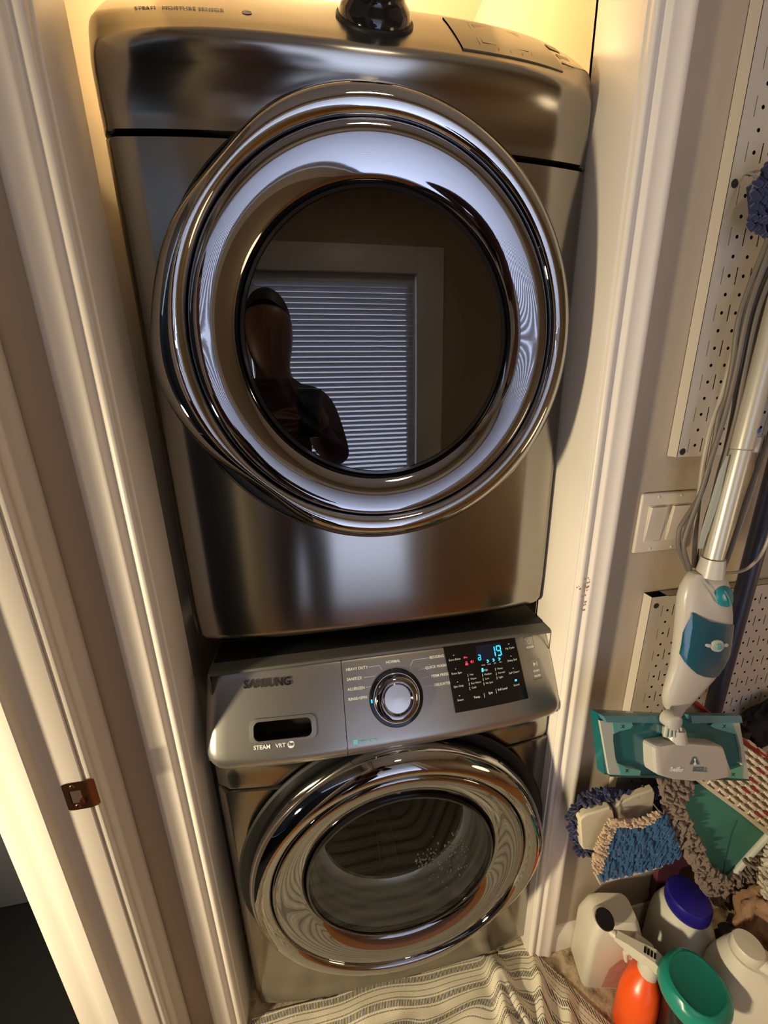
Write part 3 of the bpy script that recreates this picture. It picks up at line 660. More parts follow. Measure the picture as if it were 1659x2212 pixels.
# ------------------------------------------------------------------ light switch
t = thing('light_switch', (.521, YW, 1.178), 'cream double rocker light switch plate on the wall between the two pegboards', 'light switch')
mb = MB(); mb.bbox(.464, .578, YW - .006, YW, 1.121, 1.235, .004, 3); mb.build('wall_plate', M_switch, t)
for cx in (.498, .544):
    MB().bbox(cx - .0175, cx + .0175, YW - .0072, YW - .005, 1.1435, 1.2125, .0012).build('switch_frame', M_switch, t)
    m2 = MB(); vs_ = []
    m2.ext([(0, 1.146), (-.0028, 1.146), (-.0080, 1.210), (0, 1.210)], cx - .0155, cx + .0155, lambda p, x: Vector((x, YW - .0068 + p[0] + .0022, p[1])))
    m2.build('rocker', M_switch, t, smooth=False)
    for zz in (1.1285, 1.2275): MB().lathe([(0, .0012), (.002, .001), (.0028, 0)], (cx, YW - .0058, zz), (0, -1, 0), 12).build('screw', M_switch, t)
# ------------------------------------------------------------------ strike plate on the left jamb
t = thing('strike_plate', (XL - .02, YD0, .868), 'copper coloured door strike plate set in the white jamb at the left', 'strike plate')
zc_ = .8390
mb = MB(); pl = []
path = [(-.5085, YD0 - .0008), (XL - .004, YD0 - .0008), (XL + .001, YD0 + .000), (XL + .0045, YD0 + .004), (XL + .0062, YD0 + .010)]
h0, h1 = zc_ - .0265, zc_ + .0265
rows = [(0, .004), (.003, .001), (.010, 0)]
sec = [(-.5085, .0035), (-.5065, .0008), (-.502, 0), (XL - .004, 0), (XL + .003, 0), (XL + .0085, .001), (XL + .0125, .005)]
def strike_y(x):
    if x < XL - .004: return YD0 - .0010
    k_ = (x - XL + .004) / .0165; return YD0 - .0010 + .004 * k_ ** 2
hx0, hx1, hz0, hz1 = -.5015, XL - .007, zc_ - .0135, zc_ + .0105
cols_ = [-.5085, -.5065, hx0, hx1, XL - .004, XL + .001, XL + .006, XL + .010, XL + .0125]
rows_ = [h0, h0 + .003, hz0, hz1, h1 - .003, h1]
vv = []
for z in rows_:
    for x in cols_:
        ed = min(x - cols_[0], cols_[-1] - x); zz = z
        if z == h0: zz = z + max(0, .003 - ed)
        if z == h1: zz = z - max(0, .003 - ed)
        vv.append((x, strike_y(x) , zz))
n = len(cols_); ff = [(j * n + i, j * n + i + 1, (j + 1) * n + i + 1, (j + 1) * n + i) for j in range(len(rows_) - 1) for i in range(n - 1) if not (i == 2 and j == 2)]
mb.add(vv, ff); mb.build('plate', M_copper, t, ang=40)
m2 = MB(); d_ = .006
m2.add([(hx0, YD0 - .001, hz0), (hx1, YD0 - .001, hz0), (hx1, YD0 - .001, hz1), (hx0, YD0 - .001, hz1), (hx0, YD0 - .0002, hz0), (hx1, YD0 - .0002, hz0), (hx1, YD0 - .0002, hz1), (hx0, YD0 - .0002, hz1)], [(4, 5, 6, 7), (0, 1, 5, 4), (1, 2, 6, 5), (2, 3, 7, 6), (3, 0, 4, 7)])
m2.build('latch_hole', mat('latch_shadow', (.05, .025, .015), .6), t, smooth=False)
MB().bbox(hx1 - .004, hx1 + .002, YD0 - .0035, YD0 - .0008, hz0, hz0 + .009, .001).build('latch_tongue', M_copper, t)
for zz in (zc_ - .0195, zc_ + .0185): MB().lathe([(0, .0012), (.003, .0008), (.0038, 0)], (hx0 + .007, YD0 - .001, zz), (0, -1, 0), 14).build('screw', M_copper, t)
# rust stains are wear on the casing: small raised flakes
M_rust = mat('rust_stain', (.36, .20, .09), .8, var=.3, vscale=200)
# ------------------------------------------------------------------ steam mop
M_mopgrey = mat('mop_grey_plastic', (.46, .43, .38), .32)
M_pole = mat('mop_pole_silver', (.50, .47, .40), .30, .35)
M_teal = mat('mop_teal', (.01, .12, .13), .15, coat=.5)
M_tealL = mat('mop_light_teal', (.10, .33, .30), .3)
M_tank = mat('mop_water_tank', (.008, .075, .12), .12, coat=.6)
M_btn = mat('mop_button', (.01, .22, .27), .2)
M_topbar = mat('mop_top_bar', (.07, .19, .22), .35)
M_plateL = mat('mop_plate_pale', (.42, .45, .38), .5)
c00, c10, c11, c01 = P(1306, 1673, y=-.212), P(1613, 1681, y=-.205), P(1588, 1555, y=-.172), P(1291, 1540, y=-.178)
mop = thing('steam_mop', P(1460, 1620, y=-.18), 'grey and teal steam mop hanging head-down from the pegboard with its silver pole', 'mop')
hn = (c10 - c00).cross(c01 - c00).normalized()
if hn.y > 0: hn = -hn
def H(u, v, n=0): return c00.lerp(c10, u).lerp(c01.lerp(c11, u), v) + hn * n
def hpoly(m_, pts, n0, n1, bev=0):
    n = len(pts); c_ = (sum(p[0] for p in pts) / n, sum(p[1] for p in pts) / n)
    rings = [(1, n0), (1, n1 - bev)] + ([(1 - bev * 5, n1 - bev * .3), (1 - bev * 12, n1)] if bev else [])
    vs_ = [H(c_[0] + (p[0] - c_[0]) * k, c_[1] + (p[1] - c_[1]) * k, h_) for k, h_ in rings for p in pts]
    fs_ = [(j * n + i, j * n + (i + 1) % n, (j + 1) * n + (i + 1) % n, (j + 1) * n + i) for j in range(len(rings) - 1) for i in range(n)]
    fs_ += [tuple(range(n))[::-1], tuple((len(rings) - 1) * n + i for i in range(n))]
    m_.add(vs_, fs_); return m_
hp = lambda x, y: ((lambda a, b: (a, b))(*hinv(1280 + x / 4.377, 1500 + y / 4.377)))
def hinv(px, py):
    # measured point on the head's own (u, v) frame
    o = CAM; d = (P(px, py, y=-.2) - CAM).normalized(); t_ = (c00 - o).dot(hn) / d.dot(hn); q = o + d * t_
    e1 = c10 - c00; e2 = c01 - c00; v = (q - c00).dot(e2) / e2.dot(e2)
    for _ in range(3):
        a = c00.lerp(c01, v); b = c10.lerp(c11, v); u = (q - a).dot(b - a) / (b - a).dot(b - a); base = c00.lerp(c10, u); top = c01.lerp(c11, u); v = (q - base).dot(top - base) / (top - base).dot(top - base)
    return u, v
def hz(pts): return [hinv(1280 + x / 4.377, 1500 + y / 4.377) for x, y in pts]
head = hpoly(MB(), [(0, 0), (1, 0), (1, 1), (0, 1)], -.016, 0).build('base_plate', M_teal, mop, ang=30)
def headpart(name, pts, n0, n1, m_, bev=0):
    o = hpoly(MB(), pts, n0, n1, bev).build(name, m_, None, ang=30); subpart(o, head); o.matrix_parent_inverse = head.matrix_world.inverted(); return o
headpart('end_strip', hz([(52, 240), (163, 245), (176, 330), (176, 430), (195, 580), (245, 750), (140, 745)]), 0, .004, M_plateL)
headpart('end_strip', hz([(1275, 245), (1350, 240), (1462, 790), (1388, 782), (1388, 640), (1372, 500), (1335, 370)]), 0, .004, M_plateL)
headpart('corner_grip', hz([(166, 248), (345, 250), (356, 285), (330, 312), (230, 335), (178, 362)]), 0, .005, M_tealL)
headpart('corner_grip', hz([(1100, 250), (1275, 245), (1325, 362), (1230, 335), (1120, 305), (1075, 280)]), 0, .005, M_tealL)
headpart('corner_grip', hz([(215, 640), (300, 680), (432, 705), (425, 752), (248, 750)]), 0, .005, M_tealL)
headpart('corner_grip', hz([(1388, 655), (1388, 782), (1180, 768), (1195, 725), (1290, 690)]), 0, .005, mat('mop_green_grip', (.12, .36, .24), .3))
headpart('top_bar', hz([(50, 178), (640, 178), (640, 245), (85, 240)]), -.002, .010, M_topbar, .002)
headpart('top_bar', hz([(870, 170), (1335, 172), (1350, 238), (880, 245)]), -.002, .010, M_topbar, .002)
headpart('edge_lip', hz([(140, 742), (150, 765), (1468, 806), (1462, 786)]), -.004, .004, mat('mop_dark_edge', (.01, .07, .07), .4))
for cx_, cy_ in ((260, 290), (1205, 282), (300, 705), (1300, 742)):
    for dx in (-1, 1):
        q0, q1 = hz([(cx_ - 14, cy_ - 14 * dx), (cx_ + 14, cy_ + 14 * dx)]); o = MB().tube([H(*q0, .0052), H(*q1, .0052)], .0006, 4).build('grip_mark', M_hole, None); subpart(o, head); o.matrix_parent_inverse = head.matrix_world.inverted()
pod = headpart('pod', hz([(470, 445), (480, 425), (500, 414), (660, 388), (800, 392), (1060, 414), (1100, 430), (1115, 455), (1150, 560), (1190, 670), (1185, 700), (1150, 722), (1020, 745), (820, 752), (640, 735), (520, 700), (490, 680), (478, 620)]), 0, .024, M_mopgrey, .006)
# writing on the pod
def hwrite(name, s_, px, size, m_, shear=0, bold=0):
    u, v = hz([px])[0]; vs_, fs_ = text_mesh(s_, size, bold, .0003, 'LEFT')
    e1 = (c10 - c00).normalized(); e2 = hn.cross(e1) * (1 if hn.cross(e1).z > 0 else -1)
    # turned a little so that it runs with the pod
    b = H(u, v, .0245); m2 = MB(); m2.add([b + e1 * (q.x + shear * q.y) + e2 * q.y + hn * max(0, q.z) for q in vs_], fs_)
    o = m2.build(name, m_, None, smooth=False); o.parent = head; o.matrix_parent_inverse = head.matrix_world.inverted(); return o
hwrite('lettering', 'Swiffer', (606, 632), .0108, mat('white_print', (.85, .85, .82), .5), .25, .0002)
hwrite('lettering', 'BISSELL', (812, 634), .0108, mat('slate_print', (.08, .14, .16), .5), .12, .0002)
m2 = MB(); tri = hz([(783, 588), (817, 515), (845, 528), (876, 588)]); m2.add([H(*q, .0247) for q in tri], [(0, 1, 2, 3)])
o = m2.build('emblem', mat('slate_print2', (.06, .12, .15), .5), None, smooth=False); o.parent = head; o.matrix_parent_inverse = head.matrix_world.inverted()
m2 = MB(); swp = hz([(812, 590), (826, 560), (818, 540), (826, 528), (838, 540), (834, 560), (846, 590)]); m2.add([H(*q, .0252) for q in swp], [tuple(range(7))])
o = m2.build('emblem_stroke', mat('white_print2', (.85, .85, .82), .5), None, smooth=False); o.parent = head; o.matrix_parent_inverse = head.matrix_world.inverted()
# neck joint
j0 = P(1453, 1558, y=-.200)
MB().lathe([(0, .008), (.011, .008), (.0135, .006), (.0145, 0), (.0145, -.012), (0, -.012)], j0, (0, -1, .15), 32).build('swivel_joint', M_mopgrey, mop, ang=40)
nk = MB()
for k in range(5):
    nk.tube([P(1440 + k * 7, 1570, y=-.198), P(1436 + k * 9, 1592, y=-.204)], .0032, 8)
stuff(nk.build('neck_ribs', M_plateL, mop))
MB().tube([P(1456, 1572, y=-.190), P(1456, 1597, y=-.196)], [.017, .020], 20).build('neck', M_mopgrey, mop)
# body
rows_b = [(1237, 1493, 1562, 0.0124), (1250, 1483, 1567, 0.0155), (1268, 1475, 1570, 0.0186), (1290, 1469, 1572, 0.0205), (1320, 1466, 1574, 0.0211), (1345, 1464, 1574, 0.0211), (1380, 1460, 1571, 0.0205), (1411, 1456, 1566, 0.0198), (1435, 1453, 1553, 0.0186), (1460, 1446, 1538, 0.0167), (1485, 1438, 1517, 0.0149), (1506, 1433, 1499, 0.0130), (1525, 1435, 1479, 0.0112), (1545, 1440, 1467, 0.0087)]
yb0 = lambda py: -.150 - .022 * (py - 1237) / 300
def brow(py):
    py = min(max(py, rows_b[0][0]), rows_b[-1][0] - .01)
    for a, b in zip(rows_b[:-1], rows_b[1:]):
        if a[0] <= py <= b[0]:
            k = (py - a[0]) / (b[0] - a[0]); return [a[i] + (b[i] - a[i]) * k for i in range(4)]
mb = MB(); seg = 32
for (py, xl, xr, th) in rows_b:
    yc = yb0(py); a = P(xl, py, y=yc); b = P(xr, py, y=yc); c_ = (a + b) / 2; h_ = (b - a) / 2
    for k in range(seg):
        an = 2 * PI * k / seg; ca, sa = math.cos(an), math.sin(an)
        ca2 = math.copysign(abs(ca) ** .8, ca); sa2 = math.copysign(abs(sa) ** .8, sa)
        mb.v.append(tuple(c_ + h_ * ca2 + Vector((0, th * sa2, 0))))
nr = len(rows_b)
mb.f = [(j * seg + k, j * seg + (k + 1) % seg, (j + 1) * seg + (k + 1) % seg, (j + 1) * seg + k) for j in range(nr - 1) for k in range(seg)] + [tuple(range(seg)), tuple((nr - 1) * seg + k for k in range(seg))[::-1]]
body = mb.build('body', M_mopgrey, mop, ang=60)
def bsurf(px, py, lift=.0012):
    _, xl, xr, th = brow(py); yc = yb0(py); s_ = max(-.985, min(.985, (px - (xl + xr) / 2) / ((xr - xl) / 2)))
    dep = th * (1 - abs(s_) ** 2.5) ** .4
    q = P(px, py, y=yc); a = P(xl, py, y=yc); b = P(xr, py, y=yc)
    # point on the shell: follow the same ellipse in world space
    return (a + b) / 2 + (b - a) / 2 * s_ + Vector((0, -dep - lift, 0))
def patch(name, rows, m_, lift=.0012, nx=16, par=None):
    mb = MB()
    for (py, xl, xr) in rows: mb.v += [tuple(bsurf(xl + (xr - xl) * i / nx, py, lift)) for i in range(nx + 1)]
    mb.f = [(j * (nx + 1) + i, j * (nx + 1) + i + 1, (j + 1) * (nx + 1) + i + 1, (j + 1) * (nx + 1) + i) for j in range(len(rows) - 1) for i in range(nx)]
    o = mb.build(name, m_, None, ang=80); o.parent = body; o.matrix_parent_inverse = body.matrix_world.inverted(); return o
tl = lambda f: 0
patch('water_tank', [(1313, 1475, 1479), (1320, 1474, 1492), (1328, 1472, 1512), (1334, 1470, 1540), (1338, 1469, 1560), (1342, 1468, 1577), (1360, 1464, 1577), (1385, 1461, 1575), (1405, 1458, 1571), (1418, 1462, 1568), (1430, 1472, 1561), (1440, 1483, 1554), (1446, 1498, 1546), (1449, 1515, 1535)], M_tank, .002, 20)
def bdisc(name, cx, cy, rx, ry, m_, lift, dome=.0, n=28):
    mb = MB(); mb.v = []
    for k_, lf in ((1, lift), (.93, lift + .0015 + dome * .3), (.6, lift + .002 + dome * .8), (0.02, lift + .002 + dome)):
        mb.v += [tuple(bsurf(cx + rx * k_ * math.cos(t), cy + ry * k_ * math.sin(t), lf)) for t in [2 * PI * i / n for i in range(n)]]
    mb.f = [(j * n + i, j * n + (i + 1) % n, (j + 1) * n + (i + 1) % n, (j + 1) * n + i) for j in range(3) for i in range(n)] + [tuple(3 * n + i for i in range(n))]
    o = mb.build(name, m_, None, ang=50); o.parent = body; o.matrix_parent_inverse = body.matrix_world.inverted(); return o
bdisc('tank_cap', 1542, 1277, 24, 21, M_btn, .001, .003)
MB_ = MB().tube([bsurf(1535, 1262, .006), bsurf(1541, 1277, .008), bsurf(1546, 1293, .006)], .0012, 6).build('cap_ridge', M_topbar, None); MB_.parent = body; MB_.matrix_parent_inverse = body.matrix_world.inverted()
bdisc('emblem', 1521, 1378, 15, 13, M_plateL, .0025)
for sx in (-1, 1): bdisc('emblem_wing', 1521 + sx * 19, 1377, 6, 4, M_plateL, .0025)
bdisc('emblem_drop', 1521, 1378, 6, 6, M_tealL, .005)
patch('shoulder_ridge', [(1246, 1499, 1504), (1260, 1506, 1511), (1275, 1514, 1519), (1287, 1520, 1526)], M_plateL, .0025, 3)
# pole and collar
pa, pb = P(1541, 1205, y=-.156), P(1601, 972, y=-.150)
pd = (pb - pa).normalized(); top = pa + pd * .86
MB().tube([P(1533, 1242, y=-.156), pa], [.0200, .0165], 28).build('collar', M_mopgrey, mop)
MB().tube([pa, pb], .0135, 24).build('lower_pole', M_pole, mop)
MB().tube([pb, pb + pd * .002, top], [.0122, .0142, .0142], 24).build('upper_pole', M_pole, mop)
MB().bbox(-.006, .006, -.004, .004, -.012, .012, .002, M=Matrix.Translation(pb + Vector((.015, -.006, .008)))).build('pole_latch', M_mopgrey, mop)
MB().lathe([(0, .002), (.003, .0015), (.0042, 0)], pb + pd * .03 + Vector((.006, -.0128, 0)), (.35, -1, 0), 14).build('pole_button', mat('blue_dot', (.02, .05, .25), .4), mop)
MB().tube([top, top + Vector((0, -.01, .03)), top + Vector((0, -.03, .10)), top + Vector((0, -.03, .17))], [.014, .018, .017, .012], 16).build('handle', M_mopgrey, mop)
# cord
M_cord = mat('grey_cord', (.13, .11, .09), .55); M_cordL = mat('pale_cord', (.34, .30, .24), .5)
def smooth_path(pts, n=6):
    out = []
    for i in range(len(pts) - 1):
        p0, p1, p2, p3 = pts[max(i - 1, 0)], pts[i], pts[i + 1], pts[min(i + 2, len(pts) - 1)]
        for k in range(n):
            t_ = k / n; out.append(.5 * ((2 * p1) + (p2 - p0) * t_ + (2 * p0 - 5 * p1 + 4 * p2 - p3) * t_ ** 2 + (3 * p1 - p0 - 3 * p2 + p3) * t_ ** 3))
    return out + [pts[-1]]
up = lambda lst, y: [P(a, b, y=y) for a, b in lst]
cords = [([(1690, 430), (1657, 521), (1600, 673), (1584, 775), (1569, 854), (1552, 900), (1539, 976), (1516, 1061), (1478, 1124), (1467, 1147), (1467, 1185), (1486, 1232)], -.130, .0034, M_cord),
         ([(1700, 440), (1640, 600), (1612, 690), (1590, 800), (1565, 900), (1535, 995), (1512, 1071), (1484, 1147), (1477, 1185), (1492, 1235)], -.136, .0034, M_cord),
         ([(1690, 480), (1625, 640), (1590, 740), (1560, 850), (1533, 930), (1516, 1023), (1503, 1147), (1499, 1225)], -.124, .0036, M_cordL),
         ([(1700, 500), (1640, 640), (1605, 760), (1584, 900), (1550, 1050), (1525, 1130), (1508, 1230)], -.128, .0042, M_cord),
         ([(1700, 540), (1650, 650), (1618, 780), (1598, 880), (1560, 1000), (1540, 1080), (1520, 1170), (1512, 1230)], -.122, .0040, M_cordL),
         ([(1700, 520), (1640, 660), (1608, 800), (1590, 900), (1556, 1030), (1528, 1130), (1515, 1230)], -.134, .0036, M_cord),
         ([(1690, 800), (1636, 985), (1632, 1042), (1598, 1143), (1575, 1204), (1562, 1240)], -.120, .0020, M_cordL),
         ([(1690, 860), (1640, 1000), (1612, 1080), (1590, 1150), (1568, 1215)], -.126, .0034, M_cord)]
for pts, y, r, m_ in cords:
    MB().tube(smooth_path(up(pts, y)), r, 8).build('power_cord', m_, mop)
MB().tube(smooth_path(up([(1566, 1238), (1601, 1234), (1626, 1219), (1645, 1196), (1662, 1160), (1690, 1080)], -.14)), .0026, 8).build('steam_hose', M_cordL, mop)
# flat pale strip
st = MB(); pts = [(1572, 985, 3), (1560, 1020, 7), (1547, 1070, 9), (1535, 1110, 9), (1522, 1150, 8), (1513, 1185, 5)]
for dy in (0, .003):
    for (x, y_, w_) in pts: st.v += [tuple(P(x - w_, y_, y=-.150 + dy)), tuple(P(x + w_, y_, y=-.150 + dy))]
n = len(pts); st.f = [(2 * i, 2 * i + 1, 2 * i + 3, 2 * i + 2) for i in range(n - 1)] + [(2 * n + 2 * i, 2 * n + 2 * i + 2, 2 * n + 2 * i + 3, 2 * n + 2 * i + 1) for i in range(n - 1)] + [(2 * i, 2 * i + 2, 2 * n + 2 * i + 2, 2 * n + 2 * i) for i in range(n - 1)] + [(2 * i + 1, 2 * n + 2 * i + 1, 2 * n + 2 * i + 3, 2 * i + 3) for i in range(n - 1)]
st.build('cord_strap', mat('pale_strap', (.40, .42, .36), .4), mop, smooth=False)
# ------------------------------------------------------------------ hanging things
def noodle_fill(m_, poly, y, step, ln, r, ang, jit=.35, seed=1, dl=.004, seg=6):
    """short chenille strands filling a polygon given in measured points, hanging at depth y"""
    rnd = random.Random(seed); xs_ = [p[0] for p in poly]; ys_ = [p[1] for p in poly]
    def ins(x, y_):
        c_ = False; j = len(poly) - 1
        for i in range(len(poly)):
            if (poly[i][1] > y_) != (poly[j][1] > y_) and x < (poly[j][0] - poly[i][0]) * (y_ - poly[i][1]) / (poly[j][1] - poly[i][1]) + poly[i][0]: c_ = not c_
            j = i
        return c_
    yy = min(ys_); row = 0; cnt = 0
    while yy < max(ys_):
        xx = min(xs_) + (row % 2) * step / 2
        while xx < max(xs_):
            if ins(xx, yy):
                a = ang(xx, yy) if callable(ang) else ang; a += rnd.gauss(0, jit); l2 = ln * rnd.uniform(.75, 1.2)
                jx, jy = xx + rnd.uniform(-1, 1) * step * .2, yy + rnd.uniform(-1, 1) * step * .2
                d0 = y - rnd.uniform(0, dl)
                A_ = P(jx - math.cos(a) * l2 / 2, jy - math.sin(a) * l2 / 2, y=d0); B_ = P(jx + math.cos(a) * l2 / 2, jy + math.sin(a) * l2 / 2, y=d0 - .003)
                m_.cap(A_, B_, r * rnd.uniform(.85, 1.15), seg); cnt += 1
            xx += step
        yy += step * .8; row += 1
    return m_
def pslab(poly, y, th): return MB().slab(up(poly, y), (0, th, 0))
M_wire = mat('chrome_wire', (.6, .58, .55), .2, 1)
def hook(pts, label):
    o = MB().tube(smooth_path(pts, 5), .0017, 8).build('peg_hook', M_wire); return tag(o, label, 'hook')
yf = YW - .020
hook([P(1607, 378, y=yf), P(1612, 376, y=yf - .02), P(1628, 378, y=yf - .045), P(1632, 392, y=yf - .05), P(1622, 415, y=yf - .03)], 'chrome peg hook on the upper pegboard holding the navy duster')
# navy duster
M_navy = mat('navy_chenille', (.007, .012, .06), .9, sheen=.3); M_blue = mat('blue_chenille', (.006, .065, .17), .85, sheen=.3)
M_taupe = mat('taupe_chenille', (.16, .115, .085), .9, sheen=.3); M_creamch = mat('cream_chenille', (.50, .37, .25), .9)
M_cream = mat('cream_cloth', (.68, .59, .43), .85, bump=.3, bscale=250)
t = thing('duster', P(1668, 440, y=-.12), 'navy blue fluffy duster hanging high on the upper pegboard at the right edge', 'duster')
pslab([(1632, 395), (1700, 330), (1730, 420), (1700, 520), (1640, 490)], -.118, .012).build('duster_core', M_navy, t, smooth=False)
stuff(noodle_fill(MB(), [(1632, 400), (1655, 368), (1700, 300), (1740, 400), (1700, 520), (1640, 503), (1618, 490), (1628, 440)], -.122, 8, 18, .0035, .9, .5, 4, .012).build('duster_fringe', M_navy, t))
# dark slate vertical strip, built as a standing pole with a bristle end
a = P(1628, 1200, y=-.112)
t = thing('upright', (a.x, a.y, .80), 'dark slate blue vertical pole standing against the pegboard right of the mop pole', 'upright')
MB().tube([(a.x, a.y, .745), (a.x, a.y, 1.56), (a.x, a.y + .0, 1.60)], [.0145, .0145, .010], 20).build('upright_shaft', mat('slate_handle', (.03, .032, .055), .4), t)
MB().tube([(a.x, a.y, .755), (a.x, a.y, .70)], [.020, .024], 20).build('upright_socket', M_black, t)
MB().bbox(a.x - .10, a.x + .10, a.y - .016, a.y + .016, .655, .705, .006).build('upright_block', M_black, t)
bm_ = MB()
for i in range(26):
    for k in range(3): bm_.cap((a.x - .095 + i * .0076, a.y - .010 + k * .010, .66), (a.x - .105 + i * .0084, a.y - .012 + k * .012, .585), .0018, 5)
stuff(bm_.build('bristles', M_black, t))
# cream mop pad with red dashes
t = thing('woven_pad', P(1590, 1690, y=-.14), 'cream woven pad with red dashes and a red edge, hanging behind the mop head', 'mop pad')
pslab([(1420, 1552), (1502, 1512), (1590, 1584), (1740, 1686), (1740, 1865), (1659, 1806), (1600, 1758), (1505, 1688), (1440, 1640)], -.148, .006).build('pad', M_cream, t, smooth=False)
MB().tube(smooth_path(up([(1440, 1488), (1505, 1520), (1545, 1558), (1590, 1590), (1659, 1636), (1740, 1690)], -.152), 4), .0046, 10).build('red_edging', mat('red_binding', (.30, .008, .012), .7), t)
e1 = Vector((.80, .60)); e2 = Vector((.60, -.80)); bm_ = MB(); br = MB(); rd = MB(); rnd = random.Random(5)
for i in range(-2, 12):
    for j in range(0, 12):
        ox, oy = 1512, 1686
        x = ox + e1.x * (i * 27 + (j % 2) * 13) + e2.x * (j * 13 + 4); y_ = oy + e1.y * (i * 27 + (j % 2) * 13) + e2.y * (j * 13 + 4)
        edge = 1590 + (x - 1590) * .68
        if y_ < edge + 5 or x > 1725 or x < 1450: continue
        A_, B_ = P(x - e1.x * 9, y_ - e1.y * 9, y=-.1550), P(x + e1.x * 9, y_ + e1.y * 9, y=-.1550)
        isred = (1612 < x < 1700 and 1655 < y_ < 1765 and (i + j) % 2 == 0 and rnd.random() < .85)
        (rd if isred else br).cap(A_, B_, .0028 if isred else .0016, 6)
        xx, yy = x + e2.x * 6.5, y_ + e2.y * 6.5
        bm_.cap(P(xx - e1.x * 11, yy - e1.y * 11, y=-.1500), P(xx + e1.x * 11, yy + e1.y * 11, y=-.1500), .0064, 6)
stuff(bm_.build('tufts', M_cream, t)); stuff(br.build('brown_stitches', mat('brown_thread', (.12, .075, .04), .9), t)); stuff(rd.build('red_stitches', mat('red_thread', (.28, .012, .018), .8), t))
# black bundle behind it
def blob(c, rx, ry, rz, seed, amp=.12, seg=28, rings=18, freq=5):
    from mathutils import noise
    mb = MB(); c = Vector(c)
    for i in range(rings + 1):
        ph = PI * i / rings
        for k in range(seg):
            th = 2 * PI * k / seg; d = Vector((math.sin(ph) * math.cos(th), math.sin(ph) * math.sin(th), math.cos(ph)))
            q = 1 + amp * noise.noise(d * freq * .4 + Vector((seed, 0, 0))) * 2 + amp * .6 * abs(noise.noise(d * freq + Vector((0, seed, 0))))
            mb.v.append(tuple(c + Vector((d.x * rx, d.y * ry, d.z * rz)) * q))
    mb.f = [(i * seg + k, i * seg + (k + 1) % seg, (i + 1) * seg + (k + 1) % seg, (i + 1) * seg + k) for i in range(rings) for k in range(seg)]
    return mb
M_blackcl = mat('black_cloth', (.012, .010, .010), .9, bump=.3, bscale=120)
b_ = P(1662, 1560, y=-.114)
tag(blob(b_, .062, .018, .055, 3, .25).build('cloth_bundle', M_blackcl, ang=80), 'black cloth bundle hanging at the right edge above the red edged pad', 'cloth')
# teal pad with taupe chenille border
t = thing('chenille_pad', P(1550, 1820, y=-.16), 'teal mop pad with shaggy taupe border, hanging corner-down below the mop head', 'mop pad')
teal_poly = [(1476, 1735), (1500, 1695), (1525, 1690), (1660, 1802), (1577, 1893), (1545, 1888), (1530, 1860)]
pslab(teal_poly, -.140, .006).build('pad_cloth', mat('teal_cloth', (.045, .20, .15), .85, bump=.2, bscale=300), t, smooth=False)
MB().tube(smooth_path(up([(1592, 1772), (1580, 1800), (1568, 1850), (1562, 1890)], -.1405), 4), .0008, 6).build('seam', mat('dark_seam', (.015, .06, .05), .9), t)
M_pipe = mat('white_piping', (.50, .50, .43), .7)
MB().tube(smooth_path(up([(1474, 1738), (1500, 1800), (1532, 1865), (1546, 1888), (1560, 1890)], -.143), 5), .0030, 8).build('piping', M_pipe, t)
MB().tube(up([(1660, 1804), (1618, 1850), (1577, 1897)], -.146), .0064, 10).build('piping', M_pipe, t)
bn = MB()
noodle_fill(bn, [(1420, 1685), (1500, 1682), (1498, 1702), (1474, 1738), (1500, 1802), (1532, 1868), (1560, 1890), (1585, 1900), (1560, 1960), (1525, 1930), (1500, 1885), (1470, 1830), (1450, 1775), (1432, 1730)], -.146, 9.5, 17, .0046, lambda x, y: 1.1 if y < 1740 else -.5, .5, 8, .010)
noodle_fill(bn, [(1560, 1890), (1580, 1900), (1625, 1850), (1672, 1805), (1690, 1840), (1640, 1890), (1600, 1940), (1575, 1965), (1545, 1945)], -.142, 9.5, 18, .0046, 1.0, .4, 9, .012)
stuff(bn.build('chenille_border', M_taupe, t))
pslab([(1425, 1688), (1500, 1684), (1474, 1738), (1545, 1888), (1580, 1897), (1560, 1950), (1525, 1920), (1470, 1825)], -.138, .006).build('border_backing', M_taupe, t, smooth=False)
# navy pad with cream plate
t = thing('flat_mop_head', P(1320, 1790, y=-.12), 'navy fringed flat mop head with a cream plastic plate, hanging beside the casing', 'mop head')
pslab([(1240, 1748), (1290, 1712), (1450, 1695), (1445, 1750), (1310, 1850), (1255, 1850)], -.112, .008).build('pad_backing', M_navy, t, smooth=False)
bn = MB()
noodle_fill(bn, [(1222, 1758), (1245, 1738), (1252, 1722), (1300, 1700), (1330, 1712), (1440, 1700), (1420, 1722), (1320, 1748), (1258, 1772), (1258, 1828), (1285, 1842), (1285, 1850), (1250, 1848), (1232, 1800)], -.118, 7.5, 15, .0034, lambda x, y: 2.6 if x < 1258 else .9, .5, 11, .010)
stuff(bn.build('navy_fringe', M_navy, t))
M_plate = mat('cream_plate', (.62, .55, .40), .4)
def bevel_slab(poly, y, th, k=.94):
    A_ = up(poly, y); c_ = sum(A_, Vector()) / len(A_); n = len(A_); mb = MB()
    R_ = [[q + Vector((0, th, 0)) for q in A_], [q + Vector((0, .003, 0)) for q in A_], [c_ + (q - c_) * k for q in A_]]
    for r_ in R_: mb.v += [tuple(q) for q in r_]
    mb.f = [(j * n + i, j * n + (i + 1) % n, (j + 1) * n + (i + 1) % n, (j + 1) * n + i) for j in range(2) for i in range(n)] + [tuple(range(n))[::-1], tuple(2 * n + i for i in range(n))]
    return mb
bevel_slab([(1253, 1774), (1256, 1768), (1266, 1761), (1300, 1751), (1318, 1745), (1325, 1750), (1328, 1764), (1330, 1800), (1300, 1842), (1262, 1837), (1257, 1831)], -.141, .014).build('plate', M_plate, t, ang=30)
